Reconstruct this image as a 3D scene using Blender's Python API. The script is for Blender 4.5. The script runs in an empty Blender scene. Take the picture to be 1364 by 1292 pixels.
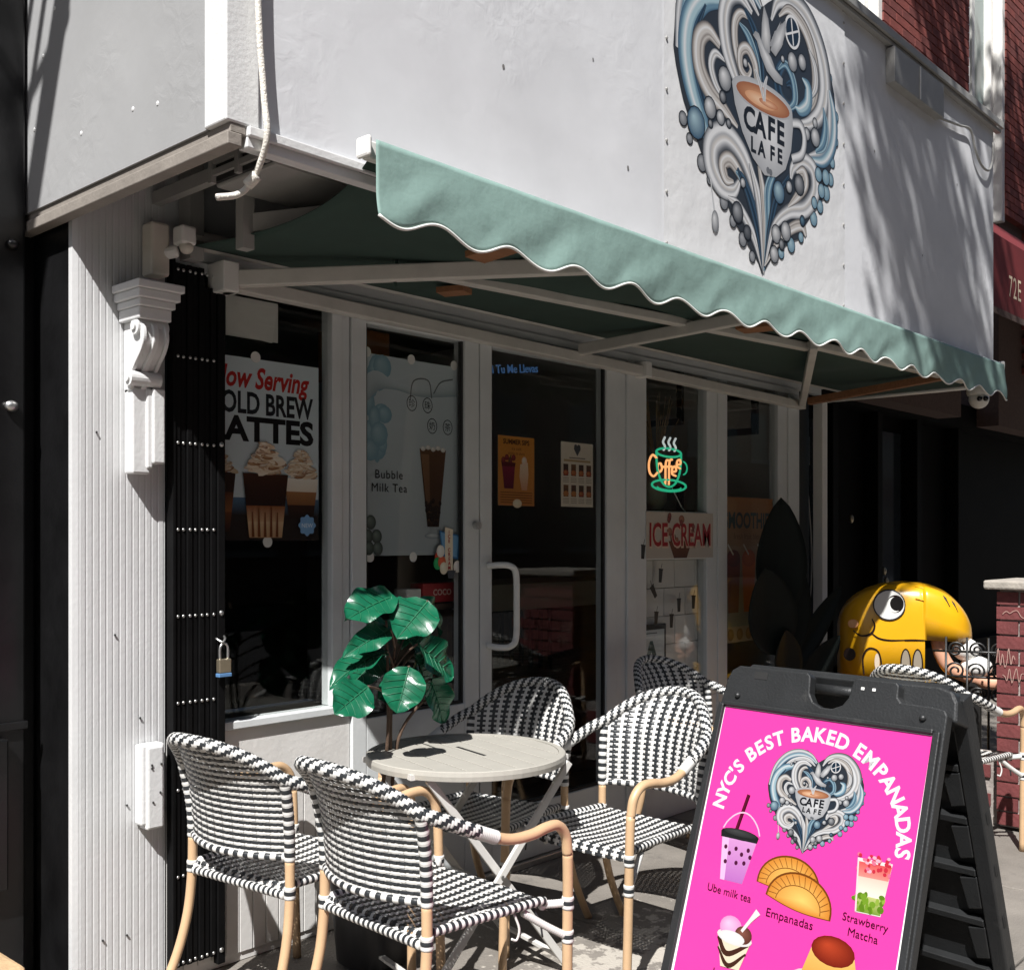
import bpy, math, random
from mathutils import Vector, Matrix
random.seed(7)
PI = math.pi
scene = bpy.context.scene
col = scene.collection

# ------------------------------------------------------------------ camera
CAM_H = 1.45
cam_d = bpy.data.cameras.new('camera')
cam = bpy.data.objects.new('camera', cam_d)
col.objects.link(cam)
cam.location = (0, 0, CAM_H)
cam.rotation_euler = (math.radians(90), 0, math.radians(42.45 - 90))
cam_d.sensor_width = 36.0
cam_d.lens = 38.03
cam_d.shift_y = 0.0528
cam_d.clip_end = 2000
cam_d.clip_start = 0.05
scene.camera = cam

# ------------------------------------------------------------------ world and sun
SUN_TRAVEL = Vector((0.714, 0.37, -1.0)).normalized()
world = bpy.data.worlds.new('World')
scene.world = world
world.use_nodes = True
wn = world.node_tree.nodes
wl = world.node_tree.links
bg = wn['Background']
sky = wn.new('ShaderNodeTexSky')
sky.sky_type = 'NISHITA'
sky.sun_disc = False
sky.sun_elevation = math.asin(-SUN_TRAVEL.z)
sky.sun_rotation = math.atan2(-SUN_TRAVEL.x, -SUN_TRAVEL.y)
sky.altitude = 20
sky.air_density = 1.0
sky.dust_density = 1.5
wl.new(sky.outputs[0], bg.inputs[0])
bg.inputs[1].default_value = 0.05
sun_d = bpy.data.lights.new('sun', 'SUN')
sun_d.energy = 5.0
sun_d.angle = math.radians(0.53)
sun_d.color = (1.0, 0.975, 0.945)
sun = bpy.data.objects.new('sun', sun_d)
col.objects.link(sun)
sun.rotation_euler = SUN_TRAVEL.to_track_quat('-Z', 'Y').to_euler()
sun.location = (-6, -3, 12)
scene.view_settings.view_transform = 'Standard'
scene.view_settings.look = 'None'
scene.view_settings.gamma = 1.0
scene.view_settings.exposure = 0.74
scene.render.engine = 'CYCLES'
try:
    scene.cycles.max_bounces = 6
    scene.cycles.diffuse_bounces = 3
    scene.cycles.glossy_bounces = 3
    scene.cycles.transparent_max_bounces = 16
    scene.cycles.caustics_reflective = False
    scene.cycles.caustics_refractive = False
except Exception:
    pass

# ------------------------------------------------------------------ materials
def nmat(name, base, rough=0.6, metal=0.0, noise=0.0, nscale=8.0, bump=0.0, bscale=60.0, spots=None, spot_scale=14.0,
         spot_lo=0.62, spot_hi=0.68, coat=0.0, spec=0.5, stretch=(1, 1, 1), rough_noise=0.0):
    """Principled material with blotchy colour variation, optional flecks of wear and a fine bump."""
    m = bpy.data.materials.new(name)
    m.use_nodes = True
    nt = m.node_tree
    N, L = nt.nodes, nt.links
    b = N['Principled BSDF']
    b.inputs['Roughness'].default_value = rough
    b.inputs['Metallic'].default_value = metal
    b.inputs['Coat Weight'].default_value = coat
    b.inputs['Specular IOR Level'].default_value = spec
    b.inputs['Base Color'].default_value = (*base, 1)
    tc = N.new('ShaderNodeTexCoord')
    mp = N.new('ShaderNodeMapping')
    mp.inputs['Scale'].default_value = stretch
    L.new(tc.outputs['Object'], mp.inputs[0])
    out = None
    if noise > 0:
        t = N.new('ShaderNodeTexNoise')
        t.inputs['Scale'].default_value = nscale
        t.inputs['Detail'].default_value = 8
        t.inputs['Roughness'].default_value = 0.62
        L.new(mp.outputs[0], t.inputs['Vector'])
        r = N.new('ShaderNodeMapRange')
        r.inputs[1].default_value = 0.25
        r.inputs[2].default_value = 0.75
        r.inputs[3].default_value = 1 - noise
        r.inputs[4].default_value = 1 + noise
        L.new(t.outputs[0], r.inputs[0])
        mx = N.new('ShaderNodeMix')
        mx.data_type = 'RGBA'
        mx.blend_type = 'MULTIPLY'
        mx.inputs[0].default_value = 1
        mx.inputs[6].default_value = (*base, 1)
        L.new(r.outputs[0], mx.inputs[7])
        out = mx.outputs[2]
        if rough_noise:
            r2 = N.new('ShaderNodeMapRange')
            r2.inputs[3].default_value = max(0.02, rough - rough_noise)
            r2.inputs[4].default_value = min(1, rough + rough_noise)
            L.new(t.outputs[0], r2.inputs[0])
            L.new(r2.outputs[0], b.inputs['Roughness'])
    if spots:
        t2 = N.new('ShaderNodeTexNoise')
        t2.inputs['Scale'].default_value = spot_scale
        t2.inputs['Detail'].default_value = 10
        t2.inputs['Roughness'].default_value = 0.7
        L.new(mp.outputs[0], t2.inputs['Vector'])
        rm = N.new('ShaderNodeMapRange')
        rm.inputs[1].default_value = spot_lo
        rm.inputs[2].default_value = spot_hi
        L.new(t2.outputs[0], rm.inputs[0])
        m2 = N.new('ShaderNodeMix')
        m2.data_type = 'RGBA'
        L.new(rm.outputs[0], m2.inputs[0])
        if out:
            L.new(out, m2.inputs[6])
        else:
            m2.inputs[6].default_value = (*base, 1)
        m2.inputs[7].default_value = (*spots, 1)
        out = m2.outputs[2]
    if out:
        L.new(out, b.inputs['Base Color'])
    if bump > 0:
        t3 = N.new('ShaderNodeTexNoise')
        t3.inputs['Scale'].default_value = bscale
        t3.inputs['Detail'].default_value = 6
        L.new(mp.outputs[0], t3.inputs['Vector'])
        bp = N.new('ShaderNodeBump')
        bp.inputs['Strength'].default_value = bump
        bp.inputs['Distance'].default_value = 0.01
        L.new(t3.outputs[0], bp.inputs['Height'])
        L.new(bp.outputs[0], b.inputs['Normal'])
    return m

def print_mat(name, rough=0.45, emit=0.0):
    """Printed artwork: colours are stored per vertex of the flat print."""
    m = bpy.data.materials.new(name)
    m.use_nodes = True
    N, L = m.node_tree.nodes, m.node_tree.links
    b = N['Principled BSDF']
    a = N.new('ShaderNodeAttribute')
    a.attribute_name = 'Col'
    L.new(a.outputs[0], b.inputs['Base Color'])
    b.inputs['Roughness'].default_value = rough
    b.inputs['Specular IOR Level'].default_value = 0.3
    return m

def wrinkle(mat, strength, scale):
    N, L = mat.node_tree.nodes, mat.node_tree.links
    tc = N.new('ShaderNodeTexCoord'); n = N.new('ShaderNodeTexNoise'); n.inputs['Scale'].default_value = scale; n.inputs['Detail'].default_value = 2
    bp = N.new('ShaderNodeBump'); bp.inputs['Strength'].default_value = strength; bp.inputs['Distance'].default_value = 0.01
    L.new(tc.outputs['Object'], n.inputs['Vector']); L.new(n.outputs[0], bp.inputs['Height']); L.new(bp.outputs[0], N['Principled BSDF'].inputs['Normal'])

def emit_mat(name, c, s):
    m = bpy.data.materials.new(name)
    m.use_nodes = True
    N, L = m.node_tree.nodes, m.node_tree.links
    b = N['Principled BSDF']
    b.inputs['Base Color'].default_value = (*c, 1)
    b.inputs['Emission Color'].default_value = (*c, 1)
    b.inputs['Emission Strength'].default_value = s
    return m

def glass_mat(name, tint=(0.955, 0.965, 0.96), base=0.02):
    m = bpy.data.materials.new(name)
    m.use_nodes = True
    N, L = m.node_tree.nodes, m.node_tree.links
    N.remove(N['Principled BSDF'])
    o = N['Material Output']
    tr = N.new('ShaderNodeBsdfTransparent')
    tr.inputs[0].default_value = (*tint, 1)
    gl = N.new('ShaderNodeBsdfGlossy')
    gl.inputs['Roughness'].default_value = 0.012
    lw = N.new('ShaderNodeLayerWeight')
    lw.inputs[0].default_value = 0.5
    p = N.new('ShaderNodeMath')
    p.operation = 'POWER'
    p.inputs[1].default_value = 4.0
    L.new(lw.outputs['Facing'], p.inputs[0])
    ma = N.new('ShaderNodeMath')
    ma.operation = 'MULTIPLY_ADD'
    ma.inputs[1].default_value = 0.6
    ma.inputs[2].default_value = base
    L.new(p.outputs[0], ma.inputs[0])
    mx = N.new('ShaderNodeMixShader')
    L.new(ma.outputs[0], mx.inputs[0])
    L.new(tr.outputs[0], mx.inputs[1])
    L.new(gl.outputs[0], mx.inputs[2])
    L.new(mx.outputs[0], o.inputs[0])
    return m

def white_render_mat(name, base, bstr, flaw=True):
    """Old white-painted render: blotches, trowel marks in patches, hairline cracks."""
    m = nmat(name, base, 0.62, noise=0.09, nscale=2.2, spots=tuple(c*0.5 for c in base), spot_scale=7, spot_lo=0.66, spot_hi=0.86)
    N, L = m.node_tree.nodes, m.node_tree.links
    b = N['Principled BSDF']
    tc = N.new('ShaderNodeTexCoord')
    n1 = N.new('ShaderNodeTexNoise')
    n1.inputs['Scale'].default_value = 19
    n1.inputs['Detail'].default_value = 7
    n1.inputs['Distortion'].default_value = 0.7
    L.new(tc.outputs['Object'], n1.inputs['Vector'])
    mask = N.new('ShaderNodeTexNoise')
    mask.inputs['Scale'].default_value = 1.7
    mask.inputs['Detail'].default_value = 3
    L.new(tc.outputs['Object'], mask.inputs['Vector'])
    mr = N.new('ShaderNodeMapRange')
    mr.inputs[1].default_value = 0.47
    mr.inputs[2].default_value = 0.66
    mr.inputs[3].default_value = 0.12
    L.new(mask.outputs[0], mr.inputs[0])
    mul = N.new('ShaderNodeMath')
    mul.operation = 'MULTIPLY'
    L.new(n1.outputs[0], mul.inputs[0])
    L.new(mr.outputs[0], mul.inputs[1])
    n2 = N.new('ShaderNodeTexNoise')
    n2.inputs['Scale'].default_value = 3.0
    n2.inputs['Detail'].default_value = 2
    L.new(tc.outputs['Object'], n2.inputs['Vector'])
    add = N.new('ShaderNodeMath')
    add.operation = 'MULTIPLY_ADD'
    add.inputs[1].default_value = 1.1
    L.new(n2.outputs[0], add.inputs[0])
    L.new(mul.outputs[0], add.inputs[2])
    bp = N.new('ShaderNodeBump')
    bp.inputs['Strength'].default_value = bstr
    bp.inputs['Distance'].default_value = 0.012
    L.new(add.outputs[0], bp.inputs['Height'])
    L.new(bp.outputs[0], b.inputs['Normal'])
    return m

M = {}
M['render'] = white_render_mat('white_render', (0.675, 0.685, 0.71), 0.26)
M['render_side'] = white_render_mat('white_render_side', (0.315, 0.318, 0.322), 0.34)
M['vinyl'] = nmat('banner_vinyl', (0.70, 0.705, 0.715), 0.38, noise=0.03, nscale=3, bump=0.8, bscale=5.0, stretch=(1, 0.35, 1))
M['trim'] = nmat('white_trim_paint', (0.66, 0.665, 0.665), 0.5, noise=0.05, nscale=5, bump=0.12, bscale=90, spots=(0.33, 0.30, 0.26), spot_scale=23, spot_lo=0.74, spot_hi=0.80)
M['flute'] = nmat('pilaster_paint', (0.595, 0.602, 0.607), 0.5, noise=0.06, nscale=4, bump=0.10, bscale=70, spots=(0.12, 0.10, 0.085), spot_scale=17, spot_lo=0.745, spot_hi=0.765)
M['frame'] = nmat('door_frame_paint', (0.62, 0.645, 0.65), 0.45, noise=0.07, nscale=6, bump=0.06, bscale=60, spots=(0.28, 0.25, 0.22), spot_scale=21, spot_lo=0.72, spot_hi=0.8)
M['bead'] = nmat('bulkhead_paint', (0.68, 0.67, 0.65), 0.5, noise=0.08, nscale=4, bump=0.1, bscale=50, spots=(0.28, 0.25, 0.22), spot_scale=9, spot_lo=0.68, spot_hi=0.78)
M['black_paint'] = nmat('black_gloss_paint', (0.007, 0.007, 0.0075), 0.30, noise=0.5, nscale=5, bump=0.12, bscale=30, spots=(0.10, 0.095, 0.085), spot_scale=30, spot_lo=0.735, spot_hi=0.765)
M['black_gate'] = nmat('black_gate_steel', (0.004, 0.004, 0.0043), 0.6, spec=0.12, noise=0.4, nscale=8, bump=0.1, bscale=60)
M['steel'] = nmat('bright_steel', (0.55, 0.55, 0.54), 0.32, metal=0.9, noise=0.15, nscale=30)
M['brass'] = nmat('lock_body', (0.42, 0.36, 0.26), 0.35, metal=0.8, noise=0.1, nscale=30)
M['blue_plastic'] = nmat('blue_bumper', (0.10, 0.22, 0.42), 0.4)
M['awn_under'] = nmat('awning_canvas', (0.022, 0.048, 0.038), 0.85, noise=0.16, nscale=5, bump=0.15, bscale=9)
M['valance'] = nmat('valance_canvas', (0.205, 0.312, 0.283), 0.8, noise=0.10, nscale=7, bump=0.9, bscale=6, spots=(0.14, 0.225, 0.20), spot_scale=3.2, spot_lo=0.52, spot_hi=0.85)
M['hem'] = nmat('white_hem', (0.75, 0.75, 0.72), 0.8)
M['awn_metal'] = nmat('awning_arm_paint', (0.56, 0.54, 0.50), 0.5, noise=0.12, nscale=9, bump=0.05)
M['wood'] = nmat('brown_batten', (0.26, 0.115, 0.05), 0.6, noise=0.3, nscale=9, stretch=(1, 8, 8), bump=0.15)
M['soffit'] = nmat('soffit_boards', (0.20, 0.19, 0.18), 0.8, noise=0.2, nscale=4, bump=0.2)
M['ac'] = nmat('grey_enamel', (0.33, 0.325, 0.31), 0.5, noise=0.12, nscale=6, bump=0.05)
M['cream_plastic'] = nmat('cream_plastic', (0.60, 0.56, 0.49), 0.45, noise=0.06, nscale=12)
M['white_plastic'] = nmat('white_plastic', (0.74, 0.73, 0.70), 0.4, noise=0.04, nscale=12)
M['lens'] = nmat('dark_lens', (0.01, 0.01, 0.012), 0.12)
M['rope'] = nmat('white_cord', (0.66, 0.63, 0.57), 0.8, noise=0.1, nscale=60, bump=0.5, bscale=160)
M['glass'] = glass_mat('window_glass')
M['bamboo'] = nmat('tan_chair_tube', (0.52, 0.35, 0.205), 0.42, noise=0.10, nscale=9, bump=0.05, bscale=40, spots=(0.38, 0.23, 0.12), spot_scale=26, spot_lo=0.68, spot_hi=0.85)
M['strand_w'] = nmat('white_rattan', (0.60, 0.595, 0.575), 0.42, noise=0.07, nscale=25)
M['strand_b'] = nmat('black_rattan', (0.022, 0.025, 0.028), 0.36, noise=0.2, nscale=30)
M['table'] = nmat('cream_table_paint', (0.385, 0.37, 0.33), 0.42, noise=0.06, nscale=12, bump=0.04, spots=(0.42, 0.38, 0.31), spot_scale=17, spot_lo=0.7, spot_hi=0.8)
M['table_leg'] = nmat('table_leg_paint', (0.58, 0.57, 0.545), 0.42, noise=0.06, nscale=12)
M['sign_plastic'] = nmat('black_sign_plastic', (0.017, 0.018, 0.019), 0.46, noise=0.25, nscale=7, bump=0.12, bscale=160, spots=(0.07, 0.068, 0.065), spot_scale=6, spot_lo=0.6, spot_hi=0.9)
M['print'] = print_mat('printed_art', 0.42)
M['print_board'] = print_mat('printed_board_insert', 0.22)
M['print_board'].node_tree.nodes['Principled BSDF'].inputs['Specular IOR Level'].default_value = 0.5
M['print_gloss'] = print_mat('printed_poster', 0.3)
M['leaf'] = None
M['stem'] = nmat('brown_stem', (0.09, 0.055, 0.035), 0.8, noise=0.3, nscale=30, bump=0.4)
M['pot'] = nmat('dark_pot', (0.02, 0.02, 0.022), 0.5, noise=0.2)
M['soil'] = nmat('potting_soil', (0.03, 0.02, 0.014), 0.95, noise=0.4, nscale=40, bump=0.8)
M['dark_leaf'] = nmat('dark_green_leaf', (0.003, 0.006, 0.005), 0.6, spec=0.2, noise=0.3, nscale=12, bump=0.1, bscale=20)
M['brick'] = nmat('red_brick', (0.20, 0.048, 0.038), 0.85, noise=0.32, nscale=5, bump=0.3, bscale=60)
M['brick_b'] = nmat('dark_red_brick', (0.15, 0.038, 0.032), 0.85, noise=0.32, nscale=6, bump=0.3, bscale=60)
M['brick_p'] = nmat('painted_brick', (0.135, 0.032, 0.032), 0.75, noise=0.3, nscale=7, bump=0.35, bscale=50, spots=(0.24, 0.17, 0.15), spot_scale=9, spot_lo=0.66, spot_hi=0.75)
M['mortar'] = nmat('dark_mortar', (0.10, 0.065, 0.055), 0.95, noise=0.2, nscale=30, bump=0.3)
M['mortar_l'] = nmat('grey_mortar', (0.30, 0.27, 0.25), 0.95, noise=0.3, nscale=18, bump=0.5)
M['cap'] = nmat('stone_cap', (0.34, 0.31, 0.27), 0.85, noise=0.25, nscale=9, bump=0.4)
M['tan_stone'] = nmat('tan_sandstone', (0.46, 0.32, 0.18), 0.85, noise=0.25, nscale=14, bump=0.6, bscale=40)
M['yellow'] = nmat('yellow_fibreglass', (0.66, 0.34, 0.008), 0.3, noise=0.05, nscale=4, coat=0.25)
M['red_canvas'] = nmat('red_awning_canvas', (0.13, 0.011, 0.013), 0.75, noise=0.2, nscale=6, bump=0.2, bscale=10)
M['iron'] = nmat('black_iron', (0.012, 0.012, 0.012), 0.4, noise=0.3, nscale=20)
M['skin_plastic'] = nmat('peach_plastic', (0.62, 0.33, 0.22), 0.45, noise=0.05)
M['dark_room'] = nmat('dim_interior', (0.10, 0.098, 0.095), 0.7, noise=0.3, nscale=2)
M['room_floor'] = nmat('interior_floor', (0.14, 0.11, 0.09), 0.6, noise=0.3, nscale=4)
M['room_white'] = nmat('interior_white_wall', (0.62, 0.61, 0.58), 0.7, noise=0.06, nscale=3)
M['counter'] = nmat('pale_counter', (0.42, 0.40, 0.37), 0.5, noise=0.1)
M['dark_wood'] = nmat('dark_wood', (0.055, 0.03, 0.018), 0.5, noise=0.4, nscale=6, stretch=(1, 6, 6))
M['orange_box'] = nmat('orange_panel', (0.42, 0.15, 0.03), 0.6, noise=0.2)
M['red_box'] = nmat('red_carton', (0.42, 0.03, 0.035), 0.5, noise=0.1)
M['asphalt'] = nmat('asphalt', (0.05, 0.05, 0.052), 0.9, noise=0.25, nscale=12, bump=0.6, bscale=160)
M['bark'] = nmat('tree_bark', (0.12, 0.095, 0.07), 0.95, noise=0.35, nscale=12, bump=0.9, bscale=30)
M['tree_leaf'] = nmat('tree_leaf', (0.07, 0.12, 0.03), 0.6, noise=0.3, nscale=3)
M['far_brick'] = nmat('far_brown_brick', (0.16, 0.09, 0.065), 0.9, noise=0.3, nscale=1.5, bump=0.2)
M['far_glass'] = nmat('far_window_glass', (0.02, 0.025, 0.03), 0.1)
M['neon_green'] = emit_mat('neon_green', (0.02, 0.42, 0.22), 0.55)
M['neon_orange'] = emit_mat('neon_orange', (0.95, 0.42, 0.16), 0.75)
M['neon_white'] = emit_mat('neon_white', (0.70, 0.76, 0.74), 0.4)
M['black_void'] = nmat('matt_black_wood', (0.003, 0.003, 0.003), 0.7, noise=0.4, nscale=4, spec=0.08)
M['grey_trim'] = nmat('shade_toned_trim', (0.24, 0.215, 0.19), 0.7, noise=0.2, nscale=6, bump=0.2)  # shade below the side panel is put into this grey-brown moulding colour
M['white_dull'] = nmat('matt_white', (0.7, 0.7, 0.68), 0.7)
M['black_dull'] = nmat('matt_black', (0.012, 0.012, 0.012), 0.7)
M['grey_glass'] = nmat('upper_window_glass', (0.20, 0.26, 0.25), 0.12, noise=0.2, nscale=1.5)

def pavement_material():
    m = nmat('pavement_concrete', (0.185, 0.168, 0.148), 0.9, noise=0.28, nscale=3.2, bump=0.5, bscale=110, spots=(0.07, 0.066, 0.062), spot_scale=5, spot_lo=0.58, spot_hi=0.8)
    N, L = m.node_tree.nodes, m.node_tree.links
    b = N['Principled BSDF']
    cur = b.inputs['Base Color'].links[0].from_socket
    g = N.new('ShaderNodeNewGeometry')
    # worn remnants of pale paint, a patch with a shape of its own
    sub = N.new('ShaderNodeVectorMath'); sub.operation = 'SUBTRACT'; sub.inputs[1].default_value = (3.05, 2.2, 0)
    L.new(g.outputs['Position'], sub.inputs[0])
    sc = N.new('ShaderNodeVectorMath'); sc.operation = 'MULTIPLY'; sc.inputs[1].default_value = (0.8, 1.35, 0)
    L.new(sub.outputs[0], sc.inputs[0])
    ln = N.new('ShaderNodeVectorMath'); ln.operation = 'LENGTH'
    L.new(sc.outputs[0], ln.inputs[0])
    n = N.new('ShaderNodeTexNoise'); n.inputs['Scale'].default_value = 13; n.inputs['Detail'].default_value = 9; n.inputs['Roughness'].default_value = 0.68
    L.new(g.outputs['Position'], n.inputs['Vector'])
    ma = N.new('ShaderNodeMath'); ma.operation = 'MULTIPLY_ADD'; ma.inputs[1].default_value = -0.30; ma.inputs[2].default_value = 0.70
    L.new(ln.outputs['Value'], ma.inputs[0])
    ad = N.new('ShaderNodeMath'); ad.operation = 'ADD'
    L.new(ma.outputs[0], ad.inputs[0]); L.new(n.outputs[0], ad.inputs[1])
    rm = N.new('ShaderNodeMapRange'); rm.inputs[1].default_value = 1.10; rm.inputs[2].default_value = 1.15
    L.new(ad.outputs[0], rm.inputs[0])
    mx = N.new('ShaderNodeMix'); mx.data_type = 'RGBA'
    L.new(rm.outputs[0], mx.inputs[0]); L.new(cur, mx.inputs[6]); mx.inputs[7].default_value = (0.40, 0.37, 0.325, 1)
    L.new(mx.outputs[2], b.inputs['Base Color'])
    return m
M['pavement'] = pavement_material()

def leaf_material():
    m = nmat('faux_fig_leaf', (0.006, 0.098, 0.048), 0.27, noise=0.25, nscale=9, bump=0.15, bscale=26)
    b = m.node_tree.nodes['Principled BSDF']
    b.inputs['Subsurface Weight'].default_value = 0.0
    return m
M['leaf'] = leaf_material()
M['vein'] = nmat('leaf_vein', (0.018, 0.135, 0.066), 0.4)

# ------------------------------------------------------------------ mesh helpers
WROOT = {}
def _par(o, parent):
    """children of a thing whose Empty stands at its base are still written in world coordinates"""
    if parent is None: return
    o.parent = parent
    if parent.name in WROOT:
        o.matrix_parent_inverse = Matrix.Translation(-parent.location)
def wthing(name, label, cat, base, group=None):
    o = thing(name, label, cat, base, (0, 0, 0), group)
    WROOT[o.name] = True
    return o

class MB:
    def __init__(s):
        s.v = []; s.f = []; s.m = []
    def quad(s, a, b, c, d, mi=0):
        n = len(s.v); s.v += [tuple(a), tuple(b), tuple(c), tuple(d)]; s.f.append((n, n+1, n+2, n+3)); s.m.append(mi); return s
    def box(s, x0, x1, y0, y1, z0, z1, mi=0):
        n = len(s.v)
        s.v += [(x0,y0,z0),(x1,y0,z0),(x1,y1,z0),(x0,y1,z0),(x0,y0,z1),(x1,y0,z1),(x1,y1,z1),(x0,y1,z1)]
        for q in ((0,3,2,1),(4,5,6,7),(0,1,5,4),(1,2,6,5),(2,3,7,6),(3,0,4,7)):
            s.f.append(tuple(n+i for i in q)); s.m.append(mi)
        return s
    def bar(s, a, b, w, h, up=(0,0,1), mi=0):
        """rectangular bar from a to b, w across, h along 'up'"""
        a = Vector(a); b = Vector(b); t = (b-a).normalized(); u = Vector(up)
        sd = t.cross(u).normalized(); u = sd.cross(t).normalized()
        n = len(s.v)
        for p in (a, b):
            for i, j in ((-1,-1),(1,-1),(1,1),(-1,1)):
                s.v.append(tuple(p + sd*(i*w/2) + u*(j*h/2)))
        for q in ((0,1,2,3),(7,6,5,4),(0,4,5,1),(1,5,6,2),(2,6,7,3),(3,7,4,0)):
            s.f.append(tuple(n+i for i in q)); s.m.append(mi)
        return s
    def tube(s, pts, r, n=10, mi=0, caps=True, colf=None):
        pts = [Vector(p) for p in pts]; k = len(pts)
        rr = r if isinstance(r, (list, tuple)) else [r]*k
        t0 = (pts[1]-pts[0]).normalized()
        ref = Vector((0,0,1)) if abs(t0.z) < 0.9 else Vector((1,0,0))
        u = t0.cross(ref).normalized()
        base = len(s.v)
        for i, p in enumerate(pts):
            t = (pts[min(i+1,k-1)]-pts[max(i-1,0)])
            t = t.normalized() if t.length > 1e-9 else t0
            u = (u - t*u.dot(t)).normalized(); w = t.cross(u)
            for j in range(n):
                a = 2*PI*j/n
                s.v.append(tuple(p + (u*math.cos(a)+w*math.sin(a))*rr[i]))
        for i in range(k-1):
            for j in range(n):
                a = base+i*n+j; b = base+i*n+(j+1)%n
                s.f.append((a, b, b+n, a+n)); s.m.append(colf(i, j) if colf else mi)
        if caps:
            s.f.append(tuple(base+j for j in reversed(range(n)))); s.m.append(colf(0,0) if colf else mi)
            s.f.append(tuple(base+(k-1)*n+j for j in range(n))); s.m.append(colf(k-2,0) if colf else mi)
        return s
    def lathe(s, prof, n=24, c=(0,0,0), mi=0):
        base = len(s.v)
        for (r, z) in prof:
            for j in range(n):
                a = 2*PI*j/n; s.v.append((c[0]+r*math.cos(a), c[1]+r*math.sin(a), c[2]+z))
        for i in range(len(prof)-1):
            for j in range(n):
                a = base+i*n+j; b = base+i*n+(j+1)%n
                s.f.append((a, b, b+n, a+n)); s.m.append(mi)
        s.f.append(tuple(base+j for j in reversed(range(n)))); s.m.append(mi)
        s.f.append(tuple(base+(len(prof)-1)*n+j for j in range(n))); s.m.append(mi)
        return s
    def prism(s, poly, f0, f1, mi=0):
        """poly: 2D points; f0/f1 map a 2D point to the two end faces"""
        n = len(poly); b = len(s.v)
        s.v += [tuple(f0(*p)) for p in poly] + [tuple(f1(*p)) for p in poly]
        s.f.append(tuple(b+i for i in reversed(range(n)))); s.m.append(mi)
        s.f.append(tuple(b+n+i for i in range(n))); s.m.append(mi)
        for i in range(n):
            j = (i+1) % n
            s.f.append((b+i, b+j, b+n+j, b+n+i)); s.m.append(mi)
        return s
    def grid(s, fn, nu, nv, mi=0, colf=None):
        b = len(s.v)
        for i in range(nu+1):
            for j in range(nv+1):
                s.v.append(tuple(fn(i/nu, j/nv)))
        for i in range(nu):
            for j in range(nv):
                a = b+i*(nv+1)+j
                s.f.append((a, a+nv+1, a+nv+2, a+1)); s.m.append(colf(i,j) if colf else mi)
        return s
    def sphere(s, c, r, n=12, mi=0, sq=(1,1,1)):
        k = n//2
        b = len(s.v)
        for i in range(k+1):
            th = PI*i/k
            for j in range(n):
                a = 2*PI*j/n
                s.v.append((c[0]+sq[0]*r*math.sin(th)*math.cos(a), c[1]+sq[1]*r*math.sin(th)*math.sin(a), c[2]+sq[2]*r*math.cos(th)))
        for i in range(k):
            for j in range(n):
                p = b+i*n+j; q = b+i*n+(j+1)%n
                s.f.append((p, p+n, q+n, q)); s.m.append(mi)
        return s
    def mesh(s, name, mats, smooth=False):
        me = bpy.data.meshes.new(name)
        me.from_pydata(s.v, [], s.f)
        for m in (mats if isinstance(mats, (list, tuple)) else [mats]):
            me.materials.append(M[m] if isinstance(m, str) else m)
        if any(s.m):
            me.polygons.foreach_set('material_index', s.m)
        if smooth:
            me.polygons.foreach_set('use_smooth', [True]*len(me.polygons))
        me.update()
        return me
    def build(s, name, mats, parent=None, smooth=False, bevel=0, loc=None, rot=None, seg=2):
        o = bpy.data.objects.new(name, s.mesh(name, mats, smooth))
        col.objects.link(o)
        _par(o, parent)
        if loc: o.location = loc
        if rot: o.rotation_euler = rot
        if bevel:
            bm = o.modifiers.new('bevel', 'BEVEL'); bm.width = bevel; bm.segments = seg; bm.limit_method = 'ANGLE'; bm.angle_limit = math.radians(40)
        return o

def empty(name, loc=(0,0,0), rot=(0,0,0)):
    o = bpy.data.objects.new(name, None); col.objects.link(o)
    o.location = loc; o.rotation_euler = rot; o.empty_display_size = 0.1
    return o
def tag(o, label=None, cat=None, group=None, kind=None):
    if label: o['label'] = label
    if cat: o['category'] = cat
    if group: o['group'] = group
    if kind: o['kind'] = kind
    return o
def thing(name, label, cat, loc=(0,0,0), rot=(0,0,0), group=None):
    return tag(empty(name, loc, rot), label, cat, group)
def share(name, me, parent=None, loc=None, rot=None, scale=None):
    o = bpy.data.objects.new(name, me); col.objects.link(o)
    _par(o, parent)
    if loc: o.location = loc
    if rot: o.rotation_euler = rot
    if scale: o.scale = scale
    return o
def copy_tree(o, parent=None):
    c = o.copy(); col.objects.link(c)
    if parent is not None: c.parent = parent
    for ch in list(o.children): copy_tree(ch, c)
    return c
def cr(pts, n=8):
    """Catmull-Rom through points (any dimension)"""
    P = [Vector(p) for p in pts]
    P = [P[0]*2-P[1]] + P + [P[-1]*2-P[-2]]
    out = []
    for i in range(1, len(P)-2):
        for k in range(n):
            t = k/n
            out.append(0.5*((2*P[i]) + (P[i+1]-P[i-1])*t + (2*P[i-1]-5*P[i]+4*P[i+1]-P[i+2])*t*t + (3*P[i]-P[i-1]-3*P[i+1]+P[i+2])*t**3))
    out.append(P[-2].copy())
    return out
def resample(pts, step):
    out = [pts[0].copy()]; acc = 0.0
    for a, b in zip(pts, pts[1:]):
        L = (b-a).length; pos = 0.0
        while acc + (L-pos) >= step:
            pos += step-acc; acc = 0.0
            out.append(a + (b-a)*(pos/L))
        acc += L-pos
    return out

FACE_S = (PI/2, 0, 0)            # flat art that looks towards -Y (the street)
FACE_W = (PI/2, 0, -PI/2)        # flat art that looks towards -X

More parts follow.
